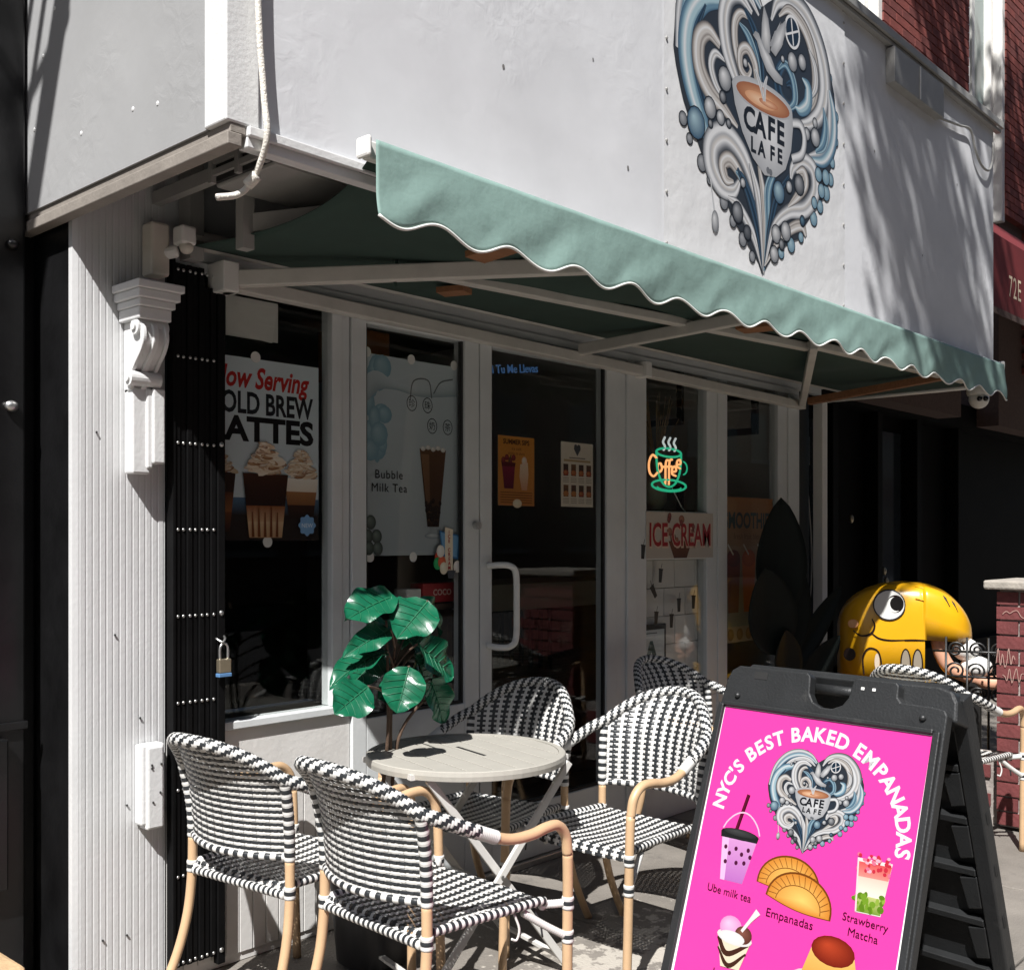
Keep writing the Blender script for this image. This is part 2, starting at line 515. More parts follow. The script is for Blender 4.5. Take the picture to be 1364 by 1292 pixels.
def txt(body, size, bold=0.0, shear=0.0, align='CENTER', sx=1.0, depth=0.0, spacing=1.0):
    """text as (verts, faces) in the xy plane, centred on the baseline middle"""
    cu = bpy.data.curves.new('t', 'FONT')
    cu.body = body; cu.size = size; cu.offset = bold; cu.shear = shear; cu.align_x = align; cu.space_character = spacing
    cu.resolution_u = 3; cu.extrude = depth
    ob = bpy.data.objects.new('t', cu)
    me = ob.to_mesh()
    v = [(p.co.x*sx, p.co.y, p.co.z) for p in me.vertices]
    f = [tuple(p.vertices) for p in me.polygons]
    ob.to_mesh_clear()
    bpy.data.objects.remove(ob); bpy.data.curves.remove(cu)
    return v, f

class Art:
    """Flat print made of stacked coloured shapes, x right, y up, each layer a hair above the last"""
    STEP = 0.00003
    def __init__(s, step=None, mul=1.0):
        s.v = []; s.f = []; s.c = []; s.z = 0.0; s.step = step or Art.STEP; s.mul = mul
    def _up(s): s.z += s.step; return s.z
    def poly(s, pts, c, c2=None):
        z = s._up(); b = len(s.v)
        n = len(pts)
        ys = [p[1] for p in pts]; lo, hi = min(ys), max(ys)
        for p in pts:
            s.v.append((p[0], p[1], z))
            if c2:
                t = (p[1]-lo)/max(1e-9, hi-lo); s.c.append(tuple(c2[i]+(c[i]-c2[i])*t for i in range(3)))
            else: s.c.append(c)
        s.f.append(tuple(range(b, b+n))); return s
    def fan(s, pts, c, cc, at=None):
        z = s._up(); b = len(s.v); n = len(pts)
        cx = sum(p[0] for p in pts)/n if at is None else at[0]; cy = sum(p[1] for p in pts)/n if at is None else at[1]
        s.v.append((cx, cy, z)); s.c.append(cc)
        for p in pts: s.v.append((p[0], p[1], z)); s.c.append(c)
        for i in range(n): s.f.append((b, b+1+i, b+1+(i+1) % n))
        return s
    def rect(s, x0, y0, x1, y1, c, c2=None): return s.poly([(x0,y0),(x1,y0),(x1,y1),(x0,y1)], c, c2)
    def disc(s, x, y, rx, ry, c, cc=None, n=18, rot=0.0, hi=(-0.3, 0.35)):
        pts = []
        for i in range(n):
            a = 2*PI*i/n; px, py = rx*math.cos(a), ry*math.sin(a)
            pts.append((x+px*math.cos(rot)-py*math.sin(rot), y+px*math.sin(rot)+py*math.cos(rot)))
        return s.fan(pts, c, cc, (x+hi[0]*rx, y+hi[1]*ry)) if cc else s.poly(pts, c)
    def ring(s, x, y, rx, ry, w, c, n=24, a0=0, a1=2*PI):
        pts = [(x+rx*math.cos(a0+(a1-a0)*i/n), y+ry*math.sin(a0+(a1-a0)*i/n)) for i in range(n+1)]
        return s.ribbon(pts, [w]*(n+1), [c, c], smooth=False)
    def ribbon(s, pts, w, pal, smooth=True, n=6):
        """pal: colours across the ribbon"""
        if smooth:
            q = cr([(p[0], p[1], ww) for p, ww in zip(pts, w)], n)
            pts = [(p.x, p.y) for p in q]; w = [max(0.0, p.z) for p in q]
        z = s._up(); k = len(pts); m = len(pal); b = len(s.v)
        for i in range(k):
            a = pts[max(0, i-1)]; c = pts[min(k-1, i+1)]
            dx, dy = c[0]-a[0], c[1]-a[1]; L = math.hypot(dx, dy) or 1e-9
            nx, ny = -dy/L, dx/L
            for j in range(m):
                t = j/(m-1)-0.5
                s.v.append((pts[i][0]+nx*w[i]*t, pts[i][1]+ny*w[i]*t, z)); s.c.append(pal[j])
        for i in range(k-1):
            for j in range(m-1):
                p = b+i*m+j; s.f.append((p, p+1, p+m+1, p+m))
        return s
    def text(s, body, x, y, size, c, rot=0.0, **kw):
        z = s._up(); v, f = txt(body, size, **kw); b = len(s.v)
        ca, sa = math.cos(rot), math.sin(rot)
        for p in v:
            s.v.append((x+p[0]*ca-p[1]*sa, y+p[0]*sa+p[1]*ca, z)); s.c.append(c)
        s.f += [tuple(b+i for i in q) for q in f]; return s
    def fit(s, body, x0, x1, y, cap, c, **kw):
        """text stretched to run from x0 to x1 with the given capital height"""
        z = s._up(); v, f = txt(body, cap/0.69, **kw); b = len(s.v)
        lo = min(p[0] for p in v); hi = max(p[0] for p in v); k = (x1-x0)/(hi-lo)
        for p in v: s.v.append((x0+(p[0]-lo)*k, y+p[1], z)); s.c.append(c)
        s.f += [tuple(b+i for i in q) for q in f]; return s
    def build(s, name, mat, parent=None, loc=None, rot=None):
        me = bpy.data.meshes.new(name); me.from_pydata(s.v, [], s.f)
        ca = me.color_attributes.new('Col', 'FLOAT_COLOR', 'POINT')
        flat = []
        for c in s.c: flat += [min(0.82, q*s.mul) for q in c] + [1.0]
        ca.data.foreach_set('color', flat)
        me.materials.append(M[mat]); me.update()
        # faces must all look along +z
        o = bpy.data.objects.new(name, me); col.objects.link(o)
        _par(o, parent)
        if loc: o.location = loc
        if rot: o.rotation_euler = rot
        return o
def rgb(r, g, b):
    f = lambda c: (c/255/12.92) if c/255 <= 0.04045 else ((c/255+0.055)/1.055)**2.4
    return (f(r), f(g), f(b))

# ================================================================== setting
FY = 3.208      # plane of the shop front
g = MB(); g.quad((-60,-60,-0.06),(90,-60,-0.06),(90,60,-0.06),(-60,60,-0.06))
tag(g.build('ground', 'asphalt'), kind='structure')
# street beyond the kerb, pavement slabs with open joints
road = MB().quad((-40,-9.0,-0.05),(60,-9.0,-0.05),(60,-2.9,-0.05),(-40,-2.9,-0.05))
tag(road.build('road', 'asphalt'), kind='structure')
kerb = MB().box(-40, 60, -2.9, -2.72, -0.06, 0.0)
tag(kerb.build('kerb', 'cap'), kind='structure')
pv = MB().box(-40, 60, -2.715, 3.6, -0.058, -0.022)
pave = tag(pv.build('pavement', 'mortar_l'), kind='structure')
xs = [-2.4, -0.9, 0.6, 1.72, 3.22, 4.72, 6.22, 7.72, 9.22]
ys = [-1.5, -0.15, 1.22, 2.06, 3.45]
for i in range(len(xs)-1):
    for j in range(len(ys)-1):
        dz = random.uniform(-0.003, 0.002)
        sl = MB().box(xs[i]+0.005, xs[i+1]-0.005, ys[j]+0.005, ys[j+1]-0.005, -0.021, dz)
        sl.build('paving_slab', 'pavement', pave, bevel=0.006)
fp = MB().box(-40, -2.41, -2.7, 3.5, -0.021, 0).box(9.23, 60, -2.7, 3.5, -0.021, 0).box(-2.4, 9.22, -2.7, -1.505, -0.021, 0)
fp.build('paving_field', 'pavement', pave)

# ------------------------------------------------------------------ opposite side of the street (seen only in the panes)
def far_building(x0, x1, h, label):
    t = wthing('apartment_building', label, 'building', ((x0+x1)/2, -14, 0), 'row houses across the street')
    MB().box(x0, x1, -22, -14, 0, h).build('wall', 'far_brick', t)
    MB().box(x0-0.05, x1+0.05, -14.4, -13.8, h, h+0.5).build('cornice', 'cap', t)
    me = MB().box(-0.55, 0.55, -0.04, 0.03, 0, 1.7).mesh('window', 'far_glass')
    sm = MB().box(-0.7, 0.7, -0.04, 0.12, -0.16, 0).mesh('sill', 'cap')
    n = int((x1-x0)//2.2)
    for fl in range(int((h-1)//3.2)):
        for i in range(n):
            w = share('window', me, t, (x0+1.1+i*(x1-x0-1.0)/n+0.3, -14, 1.2+fl*3.2))
            share('sill', sm, w)
for k, (a, b, h) in enumerate(((-34, -20, 13), (-20, -6, 15), (-6, 8, 13.5), (8, 24, 15.5), (24, 44, 13), (44, 66, 15))):
    far_building(a, b, h, ['brown brick row house at the far left end opposite', 'tall brown brick house behind the viewer to the left',
        'lower brown brick house straight behind the viewer', 'broad tall brick house diagonally opposite the cafe',
        'wide low brick house further down opposite', 'tall brick house at the far end opposite'][k])

# ------------------------------------------------------------------ interior seen through the glass
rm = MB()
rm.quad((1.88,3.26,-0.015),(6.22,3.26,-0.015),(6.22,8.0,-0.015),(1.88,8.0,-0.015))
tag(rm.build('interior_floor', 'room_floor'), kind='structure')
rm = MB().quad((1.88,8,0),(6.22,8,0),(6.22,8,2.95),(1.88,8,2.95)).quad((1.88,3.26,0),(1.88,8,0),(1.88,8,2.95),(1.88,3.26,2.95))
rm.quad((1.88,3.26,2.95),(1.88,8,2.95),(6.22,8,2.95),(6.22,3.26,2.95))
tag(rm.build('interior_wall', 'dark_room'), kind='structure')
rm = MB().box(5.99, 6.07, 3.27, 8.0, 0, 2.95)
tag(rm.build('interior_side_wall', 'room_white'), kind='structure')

# ------------------------------------------------------------------ shop front
shop = wthing('shop_front', 'white cafe front of glazed doors and windows under the green awning', 'storefront', (4.0, FY, 0))
# fluted pilaster
prof = [(1.527, 3.236), (1.527, 3.212), (1.543, 3.208)]
nfl = 13; w = (1.832-1.548)/nfl
for i in range(nfl):
    x = 1.548+i*w
    prof += [(x+0.0015, 3.208), (x+w*0.08, 3.2068), (x+w*0.76, 3.2068), (x+w*0.84, 3.2082), (x+w*0.94, 3.2082)]
prof += [(1.834, 3.208), (1.834, 3.236)]
pil = MB().prism(prof, lambda x, y: (x, y, 0.0), lambda x, y: (x, y, 2.93)).build('pilaster', 'flute', shop)
# scroll console on the pilaster
con = MB()
con.box(1.648, 1.806, 3.035, 3.2035, 2.215, 2.240).box(1.656, 1.798, 3.047, 3.2035, 2.188, 2.215).box(1.666, 1.788, 3.06, 3.2035, 2.165, 2.188).box(1.672, 1.782, 3.075, 3.2035, 2.128, 2.165)
cn = con.build('console', 'trim', shop, bevel=0.004)
sp = cr([(3.105, 2.128, 0), (3.085, 2.10, 0), (3.082, 2.065, 0), (3.10, 2.03, 0), (3.135, 1.995, 0), (3.158, 1.965, 0), (3.152, 1.938, 0), (3.165, 1.915, 0)], 5)
back = [(3.2035, 1.905), (3.2035, 2.128)]
poly = [(p.x, p.y) for p in sp] + back
sc = MB().prism(poly, lambda y, z: (1.690, y, z), lambda y, z: (1.766, y, z))
poly2 = [(p.x-0.010, p.y) for p in sp] + [(p.x+0.012, p.y) for p in reversed(sp)]
sc.prism(poly2, lambda y, z: (1.684, y, z), lambda y, z: (1.697, y, z)).prism(poly2, lambda y, z: (1.759, y, z), lambda y, z: (1.772, y, z))
sc.prism([(p.x-0.012, p.y) for p in sp] + [(p.x+0.01, p.y) for p in reversed(sp)], lambda y, z: (1.718, y, z), lambda y, z: (1.738, y, z))
sc.build('scroll', 'trim', cn, bevel=0.003)
for (yy, zz, r) in ((3.112, 2.108, 0.026), (3.150, 1.952, 0.024)):
    MB().tube([(1.669, yy, zz), (1.6755, yy, zz), (1.676, yy, zz), (1.780, yy, zz), (1.7805, yy, zz), (1.787, yy, zz)], [r*.5, r*.5, r, r, r*.5, r*.5], 16).build('volute', 'trim', cn)
# blocks below the console
b1 = MB().box(1.690, 1.752, 3.150, 3.2035, 1.655, 1.925).box(1.752, 1.795, 3.135, 3.2035, 1.688, 1.925).box(1.735, 1.757, 3.143, 3.2035, 1.672, 1.925)
b1.build('plinth_block', 'trim', shop, bevel=0.006)
b2 = MB().box(1.724, 1.806, 3.158, 3.2035, 0.545, 0.800).box(1.740, 1.800, 3.150, 3.2035, 0.530, 0.795)
b2.build('base_block', 'trim', shop, bevel=0.008)
nails = MB()
for x, z in ((1.756, .735), (1.756, .725), (1.788, .735), (1.785, .645), (1.76, .617), (1.70, .61), (1.745, .88), (1.66, 1.15), (1.60, 1.78), (1.70, .20), (1.62, .205)):
    nails.sphere((x, 3.149 if 1.72 < x < 1.81 and .53 < z < .8 else 3.203, z), 0.0038, 8)
tag(nails.build('nail_holes', 'black_dull', shop), kind='stuff')

# header and transom boards
MB().box(1.835, 6.45, 3.215, 3.262, 2.372, 2.95).build('header_board', 'frame', shop)
MB().box(1.835, 6.12, 3.196, 3.214, 2.335, 2.372).build('header_rail', 'frame', shop, bevel=0.004)

def pane(parent, x0, x1, z0, z1, y=3.222):
    return MB().box(x0, x1, y, y+0.006, z0, z1).build('pane', 'glass', parent)
def fbox(parent, name, x0, x1, z0, z1, y0=3.196, y1=3.262, m='frame', bev=0.004):
    return MB().box(x0, x1, y0, y1, z0, z1).build(name, m, parent, bevel=bev)

# window beside the gate
w1 = fbox(shop, 'window', 2.508, 2.555, 0.83, 2.335); w1['label'] = 'window with the latte poster'
fbox(w1, 'sill', 2.034, 2.598, 0.800, 0.829, 3.186)
pane(w1, 1.845, 2.508, 0.8295, 2.36)
fbox(shop, 'mullion', 2.5565, 2.596, 0.8295, 2.335, 3.203)
fbox(shop, 'stall_riser', 1.842, 2.598, 0.575, 0.799, 3.204, m='bead')
bd = MB(); nb = 14; bw = (2.598-1.842)/nb
for i in range(nb):
    bd.box(1.842+i*bw+0.002, 1.842+(i+1)*bw-0.002, 3.2005, 3.2065, 0.03, 0.575)
bd.box(1.842, 2.598, 3.2068, 3.262, 0.0, 0.574)
bd.build('bead_board', 'bead', shop, bevel=0.0015)

def door(label, x0, x1, gx0, gx1, gz0):
    st = fbox(shop, 'door', x0, gx0, 0.03, 2.334, 3.193); st['label'] = label
    fbox(st, 'stile', gx1, x1, 0.03, 2.334, 3.193)
    fbox(st, 'bottom_rail', gx0+0.0005, gx1-0.0005, 0.03, gz0, 3.1945)
    fbox(st, 'top_rail', gx0+0.0005, gx1-0.0005, 2.275, 2.334, 3.1945)
    gb = MB()
    for (a, b_, c, d_) in ((gx0, gx0+0.012, gz0, 2.275), (gx1-0.012, gx1, gz0, 2.275), (gx0+0.012, gx1-0.012, gz0, gz0+0.012)):
        gb.box(a, b_, 3.205, 3.221, c, d_)
    gb.build('glazing_bead', 'black_dull', st)
    pane(st, gx0, gx1, gz0, 2.275)
    return st
dA = door('door leaf with the milk tea poster', 2.600, 3.285, 2.670, 3.200, 0.765)
dB = door('door leaf with the white pull handle', 3.292, 4.250, 3.364, 4.170, 0.270)
hd = MB().tube(cr([(3.338,3.195,1.335),(3.352,3.135,1.340),(3.385,3.105,1.335),(3.412,3.098,1.30),(3.414,3.096,1.165),(3.412,3.098,1.03),(3.385,3.105,0.995),(3.352,3.135,0.990),(3.338,3.195,0.995)], 6), 0.0135, 12)
hd.build('handle', 'white_plastic', dB, smooth=True)
lk = MB().tube([(3.262,3.194,1.507),(3.262,3.172,1.507)], 0.017, 16).tube([(3.262,3.173,1.507),(3.262,3.169,1.507)], 0.008, 12)
lk.build('lock_cylinder', 'steel', dA)
MB().box(2.60, 4.25, 3.17, 3.30, 0.0, 0.028).build('threshold', 'steel', shop, bevel=0.004)
# posts between doors and the windows
fbox(shop, 'post', 4.252, 4.330, 0.0, 2.334, 3.198)
fbox(shop, 'post', 4.331, 4.400, 0.0, 2.334, 3.188)
fbox(shop, 'post', 4.401, 4.510, 0.0, 2.334, 3.200)
w3 = fbox(shop, 'window', 5.075, 5.180, 0.60, 2.334, 3.200); w3['label'] = 'narrow window with a broad middle rail'
fbox(w3, 'rail', 4.511, 5.074, 1.343, 1.595, 3.2015)
fbox(w3, 'sill', 4.511, 5.074, 0.60, 0.66, 3.2015)
pane(w3, 4.511, 5.074, 0.66, 1.343); pane(w3, 4.511, 5.074, 1.595, 2.334)
fbox(shop, 'post', 5.181, 5.278, 0.0, 2.334, 3.195)
w4 = fbox(shop, 'window', 5.862, 5.975, 0.60, 2.334, 3.200); w4['label'] = 'narrow window with the smoothie poster'
fbox(w4, 'sill', 5.279, 5.861, 0.60, 0.66, 3.2015)
pane(w4, 5.279, 5.861, 0.66, 2.334)
fbox(shop, 'post', 5.976, 6.110, 0.0, 2.334, 3.190)
fbox(shop, 'bulkhead', 4.511, 5.975, 0.0, 0.599, 3.205, m='bead')
MB().box(6.111, 6.33, 3.24, 3.30, 0.0, 2.372).build('dark_jamb', 'black_paint', shop)
MB().box(6.335, 6.405, 3.15, 3.215, 0.0, 2.33).build('corner_post', 'white_plastic', shop, bevel=0.004)

# ------------------------------------------------------------------ projecting sign box
bx = wthing('sign_box', 'big white painted sign box jutting out above the shop', 'sign box', (1.477, 2.294, 2.457))
BT = 3.985
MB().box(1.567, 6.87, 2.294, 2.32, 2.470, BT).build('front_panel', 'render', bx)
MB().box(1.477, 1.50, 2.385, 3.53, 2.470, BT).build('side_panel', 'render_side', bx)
MB().box(6.845, 6.87, 2.321, 3.53, 2.470, BT).build('end_panel', 'render', bx)
MB().box(1.501, 6.844, 2.321, 3.20, BT-0.03, BT-0.001).build('top_board', 'soffit', bx)
MB().box(1.501, 6.844, 2.321, 3.214, 2.951, 2.975).build('soffit', 'soffit', bx)
MB().box(1.470, 1.566, 2.286, 2.384, 2.470, BT).build('corner_board', 'trim', bx, bevel=0.004)
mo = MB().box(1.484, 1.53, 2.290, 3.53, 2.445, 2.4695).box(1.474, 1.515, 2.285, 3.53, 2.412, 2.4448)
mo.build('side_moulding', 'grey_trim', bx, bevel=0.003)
mo = MB().box(1.531, 6.88, 2.276, 2.335, 2.445, 2.4695).box(1.531, 6.87, 2.287, 2.325, 2.418, 2.4448)
mo.build('front_moulding', 'trim', bx, bevel=0.003)
fl = MB().box(1.455, 6.915, 2.262, 2.293, BT-0.05, BT-0.028).box(1.455, 6.915, 2.250, 2.60, BT+0.002, BT+0.014).box(1.455, 6.915, 2.246, 2.262, BT-0.028, BT+0.014)
fl.build('flashing', 'ac', bx, bevel=0.003)
# flat lamp housing under the flashing
lh = MB().box(5.30, 5.95, 2.245, 2.293, 3.745, 3.925)
lh.build('lamp_housing', 'ac', bx, bevel=0.004)
MB().box(5.615, 5.625, 2.241, 2.2448, 3.75, 3.92).build('housing_strip', 'white_plastic', bx)
MB().tube(cr([(5.95,2.28,3.76),(6.25,2.275,3.80),(6.42,2.272,3.82),(6.50,2.27,3.72),(6.60,2.27,3.66),(6.72,2.27,3.66),(6.80,2.275,3.74),(6.83,2.28,3.86)],6), 0.007, 8).build('power_cable', 'ac', bx, smooth=True)
MB().tube([(1.466,3.5,3.22),(1.466,3.2,3.32),(1.466,2.9,3.44),(1.466,2.6,3.60)], 0.011, 8).build('conduit', 'trim', bx, smooth=True)
sc = MB()
for (y, z) in ((3.36, 2.72), (3.22, 3.05), (3.30, 2.93), (3.05, 2.63), (2.75, 2.62), (2.45, 3.1), (2.9, 3.2), (2.62, 2.60)):
    sc.sphere((1.4768, y, z), 0.007, 8, sq=(0.4, 1, 1))
tag(sc.build('screw_heads', 'trim', bx), kind='stuff')
fw = Art(0.0002)
ck = rgb(120,118,116)
fw.ribbon([(0.95,1.40),(1.05,1.37),(1.15,1.345),(1.27,1.31),(1.40,1.285)], [.004,.003,.005,.003,.002], [ck]*2)
fw.ribbon([(0.60,0.62),(0.612,0.598),(0.618,0.585)], [.004,.007,.002], [rgb(90,88,86)]*2)
for (x, z, r) in ((0.35,0.95,.006),(1.62,1.1,.005),(0.9,0.45,.006),(1.35,0.62,.004),(0.22,1.22,.005),(1.55,0.30,.006),(1.2,0.9,.004),(3.6,0.9,.006),(4.2,0.5,.005),(4.7,1.0,.006)):
    fw.disc(x, z, r, r*1.3, ck, n=8)
fw.build('paint_flaws', 'print', bx, (1.567, 2.2936, 2.470), FACE_S)
# battens on the soffit
for a, b in (((2.75,2.34,2.435),(2.75,3.15,2.485)), ((3.9,2.36,2.44),(3.9,3.15,2.49)), ((5.0,2.36,2.44),(5.0,3.15,2.49))):
    MB().bar(a, b, 0.09, 0.03).build('batten', 'wood', bx)

# things under the box: air conditioner, brackets, rope
ac = wthing('air_conditioner', 'grey air conditioner unit slung under the sign box', 'air conditioner', (2.1, 2.9, 2.52))
MB().box(1.765, 2.30, 2.50, 2.80, 2.485, 2.90).build('casing', 'ac', ac, bevel=0.008)
MB().box(1.752, 1.7645, 2.51, 2.79, 2.495, 2.89).build('grille_back', 'black_dull', ac)
for k in range(6):
    MB().box(1.740, 1.7515, 2.515, 2.785, 2.510+k*0.034, 2.528+k*0.034).build('louvre', 'ac', ac)
for y in (2.505, 2.64, 2.775):
    MB().box(1.736, 1.7515, y, y+0.018, 2.49, 2.89).build('grille_bar', 'ac', ac)
sb = wthing('steel_bracket', 'pair of grey steel angle brackets under the air conditioner', 'bracket', (1.9, 3.1, 2.4))
MB().bar((1.80,3.20,2.545),(1.80,2.83,2.545),0.03,0.04).build('arm', 'ac', sb)
MB().box(1.86,1.90,2.80,2.84,2.33,2.62).build('post', 'ac', sb)
MB().bar((1.89,2.83,2.41),(2.22,2.40,2.455),0.03,0.055).build('strut', 'ac', sb)
MB().box(1.88, 1.93, 3.13, 3.20, 2.36, 2.72).build('wall_plate', 'ac', sb)
rp = MB().tube(cr([(1.545,2.268,BT+0.02),(1.548,2.270,3.4),(1.550,2.270,2.82),(1.566,2.268,2.56),(1.572,2.262,2.46),(1.575,2.29,2.40),(1.567,2.33,2.345),(1.54,2.345,2.315),(1.49,2.36,2.30)], 8), 0.0085, 10)
rp.tube(cr([(1.575,2.31,2.365),(1.569,2.322,2.353),(1.563,2.335,2.342)], 3), 0.015, 10)
tag(rp.build('hanging_cord', 'rope', smooth=True), 'frayed white cord hanging down past the corner of the sign box', 'cord')

# ------------------------------------------------------------------ awning
aw = wthing('awning', 'sage green retractable awning with scalloped valance and white hem', 'awning', (4.3, FY, 2.29))
VX0, VX1, VY = 1.872, 6.775, 2.205
def fold(x, h):
    return 0.008*math.sin(x*3.1+0.6)*h + 0.0045*math.sin(x*8.3+2*math.sin(x)+3*h)*h + 0.003*math.sin(x*17+1.0+6*h)*h + 0.002*math.sin(x*29+9*h)*h
def vbot(x): return 2.303 + 0.021*math.cos(2*PI*(x-2.096)/0.300) + 0.004*math.sin(x*1.7)
def vpt(u, v):
    x = VX0+(VX1-VX0)*u; zt = 2.508-0.012*u; zb = vbot(x); h = 1-v
    return (x + 0.012*h*math.sin(x*2.2), VY - 0.006 - fold(x, h) - 0.012*h, zb+(zt-zb)*v)
va = MB().grid(vpt, 420, 14).build('valance', 'valance', aw, smooth=True)
so = va.modifiers.new('thick', 'SOLIDIFY'); so.thickness = 0.002
MB().tube([vpt(i/420, 0) for i in range(421)], 0.0042, 6).build('hem', 'hem', va, smooth=True)
def fab(u, v):
    x = VX0+0.015+(VX1-VX0-0.03)*u; y = 3.13+(VY+0.012-3.13)*v
    z = 2.400 + 0.098*v**8 - 0.012*math.sin(PI*v) - 0.016*math.sin(PI*v)*math.sin(x*2.6+0.4)**2 + 0.006*math.sin(x*9)*math.sin(PI*v)
    return (x, y, z)
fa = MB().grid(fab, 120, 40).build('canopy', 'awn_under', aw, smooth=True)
so = fa.modifiers.new('thick', 'SOLIDIFY'); so.thickness = 0.002
MB().tube([(1.86,3.16,2.43),(6.78,3.16,2.43)], 0.032, 14).build('roller', 'awn_metal', aw, smooth=True)
MB().box(1.862, 6.782, VY+0.014, VY+0.045, 2.462, 2.512).build('front_bar', 'white_plastic', aw, bevel=0.006)
for x0, x1 in ((1.846, 1.861), (6.783, 6.800)):
    MB().box(x0, x1, VY-0.004, VY+0.050, 2.462, 2.518).build('end_cap', 'white_plastic', aw, bevel=0.008)
MB().bar((2.05,3.165,2.312),(6.10,3.165,2.268),0.05,0.048).build('back_bar', 'awn_metal', aw, bevel=0.004)
MB().bar((2.03,3.14,2.318),(2.90,2.235,2.372),0.038,0.055).build('arm', 'awn_metal', aw, bevel=0.005)
MB().bar((3.912,3.15,2.326),(3.885,2.235,2.350),0.038,0.05).build('arm', 'awn_metal', aw, bevel=0.005)
MB().bar((6.049,3.14,2.275),(4.70,2.38,2.360),0.038,0.045).build('arm', 'awn_metal', aw, bevel=0.005)
MB().bar((2.55,2.72,2.366),(4.80,2.46,2.372),0.045,0.036).build('brace', 'awn_metal', aw, bevel=0.005)
MB().bar((4.75,2.42,2.375),(6.4,2.30,2.37),0.045,0.036).build('brace', 'awn_metal', aw, bevel=0.005)
MB().bar((6.10,3.12,2.29),(6.12,2.30,2.365),0.05,0.04).build('wood_arm', 'wood', aw)
for a, b, w_ in (((2.53,2.26,2.384),(2.51,2.46,2.364),0.10), ((2.78,2.76,2.352),(2.74,2.86,2.352),0.08), ((4.20,2.30,2.368),(4.17,2.46,2.368),0.12)):
    MB().bar(a, b, w_, 0.02).build('wood_block', 'wood', aw)
mk = MB().box(1.985,2.045,3.10,3.20,2.27,2.37).tube([(2.03,3.14,2.27),(2.03,3.14,2.37)],0.026,12)
mk.build('arm_bracket', 'white_plastic', aw, bevel=0.004)
MB().box(4.395,4.445,3.12,3.20,2.255,2.33).build('arm_bracket', 'white_plastic', aw, bevel=0.004)
MB().tube([(6.395,3.2,2.322),(6.469,2.30,2.335)], 0.012, 10).build('side_rail', 'white_plastic', aw, smooth=True)
MB().tube(cr([(2.42,2.742,2.388),(2.415,2.727,2.35),(2.425,2.752,2.325),(2.42,2.742,2.30)],4), 0.006, 8).build('tie_cord', 'awn_under', aw, smooth=True)

# security cameras
sc1 = wthing('security_camera', 'cream security camera with cable box on the fluted pilaster', 'camera', (1.79, 3.2, 2.29))
MB().box(1.748,1.812,3.135,3.2035,2.285,2.455).build('cable_box', 'cream_plastic', sc1, bevel=0.010)
MB().box(1.815,1.868,3.07,3.13,2.385,2.445).tube([(1.80,3.15,2.36),(1.83,3.12,2.37)],0.02,12).build('housing', 'white_plastic', sc1, bevel=0.008)
MB().sphere((1.842,3.09,2.378),0.022,14).build('lens', 'cream_plastic', sc1, smooth=True)
dm = wthing('dome_camera', 'white dome security camera hanging under the end of the awning', 'camera', (6.80, 2.36, 2.44))
MB().lathe([(0.062,0.19),(0.066,0.10),(0.060,0.085)],20,(6.80,2.36,2.24)).build('mount', 'white_plastic', dm, smooth=True)
MB().sphere((6.80,2.355,2.305),0.060,18).build('housing', 'white_plastic', dm, smooth=True)
for dx in (-0.020, 0.020):
    MB().sphere((6.80-0.047+dx*0.6, 2.355-0.038-dx*0.7, 2.300),0.0165,12).build('lens', 'lens', dm, smooth=True)

# ------------------------------------------------------------------ folding security gate and its lock
gt = wthing('security_gate', 'folded black steel security gate with rows of rivets beside the pilaster', 'gate', (1.95, 3.15, 0))
gw = (2.000-1.846)/7
for i in range(7):
    dy = 0.004 if i % 2 else 0.0
    MB().box(1.846+i*gw, 1.846+(i+1)*gw-0.0015, 3.165+dy, 3.183+dy, 0.06, 2.345 - (0.0 if i < 5 else 0.06)).build('slat', 'black_gate', gt, bevel=0.003)
MB().box(1.8365,1.845,3.160,3.200,0.0,2.36).build('channel', 'black_gate', gt)
MB().box(2.001,2.030,3.160,3.188,0.03,2.27).build('lock_bar', 'black_gate', gt, bevel=0.003)
for k in range(9):
    z = 2.325-0.2815*k
    rv = MB()
    for i in range(7):
        dy = 0.004 if i % 2 else 0.0
        rv.sphere((1.846+(i+0.45)*gw, 3.164+dy, z), 0.0058, 8, sq=(1, 0.7, 1))
    if k % 2 == 0: rv.sphere((2.014, 3.159, z+0.004), 0.009, 8, sq=(1, 0.6, 1))
    rv.build('rivet_row', 'steel', gt, smooth=True)
pd = wthing('padlock', 'small steel padlock with blue base hanging on the black gate', 'padlock', (2.01, 3.14, 0.99))
MB().box(1.987,2.033,3.128,3.150,1.005,1.052).build('body', 'brass', pd, bevel=0.004)
MB().box(1.986,2.034,3.127,3.151,0.992,1.0045).build('base', 'blue_plastic', pd, bevel=0.002)
MB().tube(cr([(1.995,3.139,1.05),(1.995,3.139,1.085),(2.002,3.139,1.100),(2.010,3.139,1.104),(2.018,3.139,1.100),(2.025,3.139,1.085),(2.025,3.139,1.05)],5),0.0045,10).build('shackle', 'steel', pd, smooth=True)
MB().tube(cr([(1.99,3.155,1.12),(2.002,3.135,1.108),(2.015,3.14,1.118),(2.023,3.158,1.125)],4),0.004,8).build('chain_link', 'steel', pd, smooth=True)

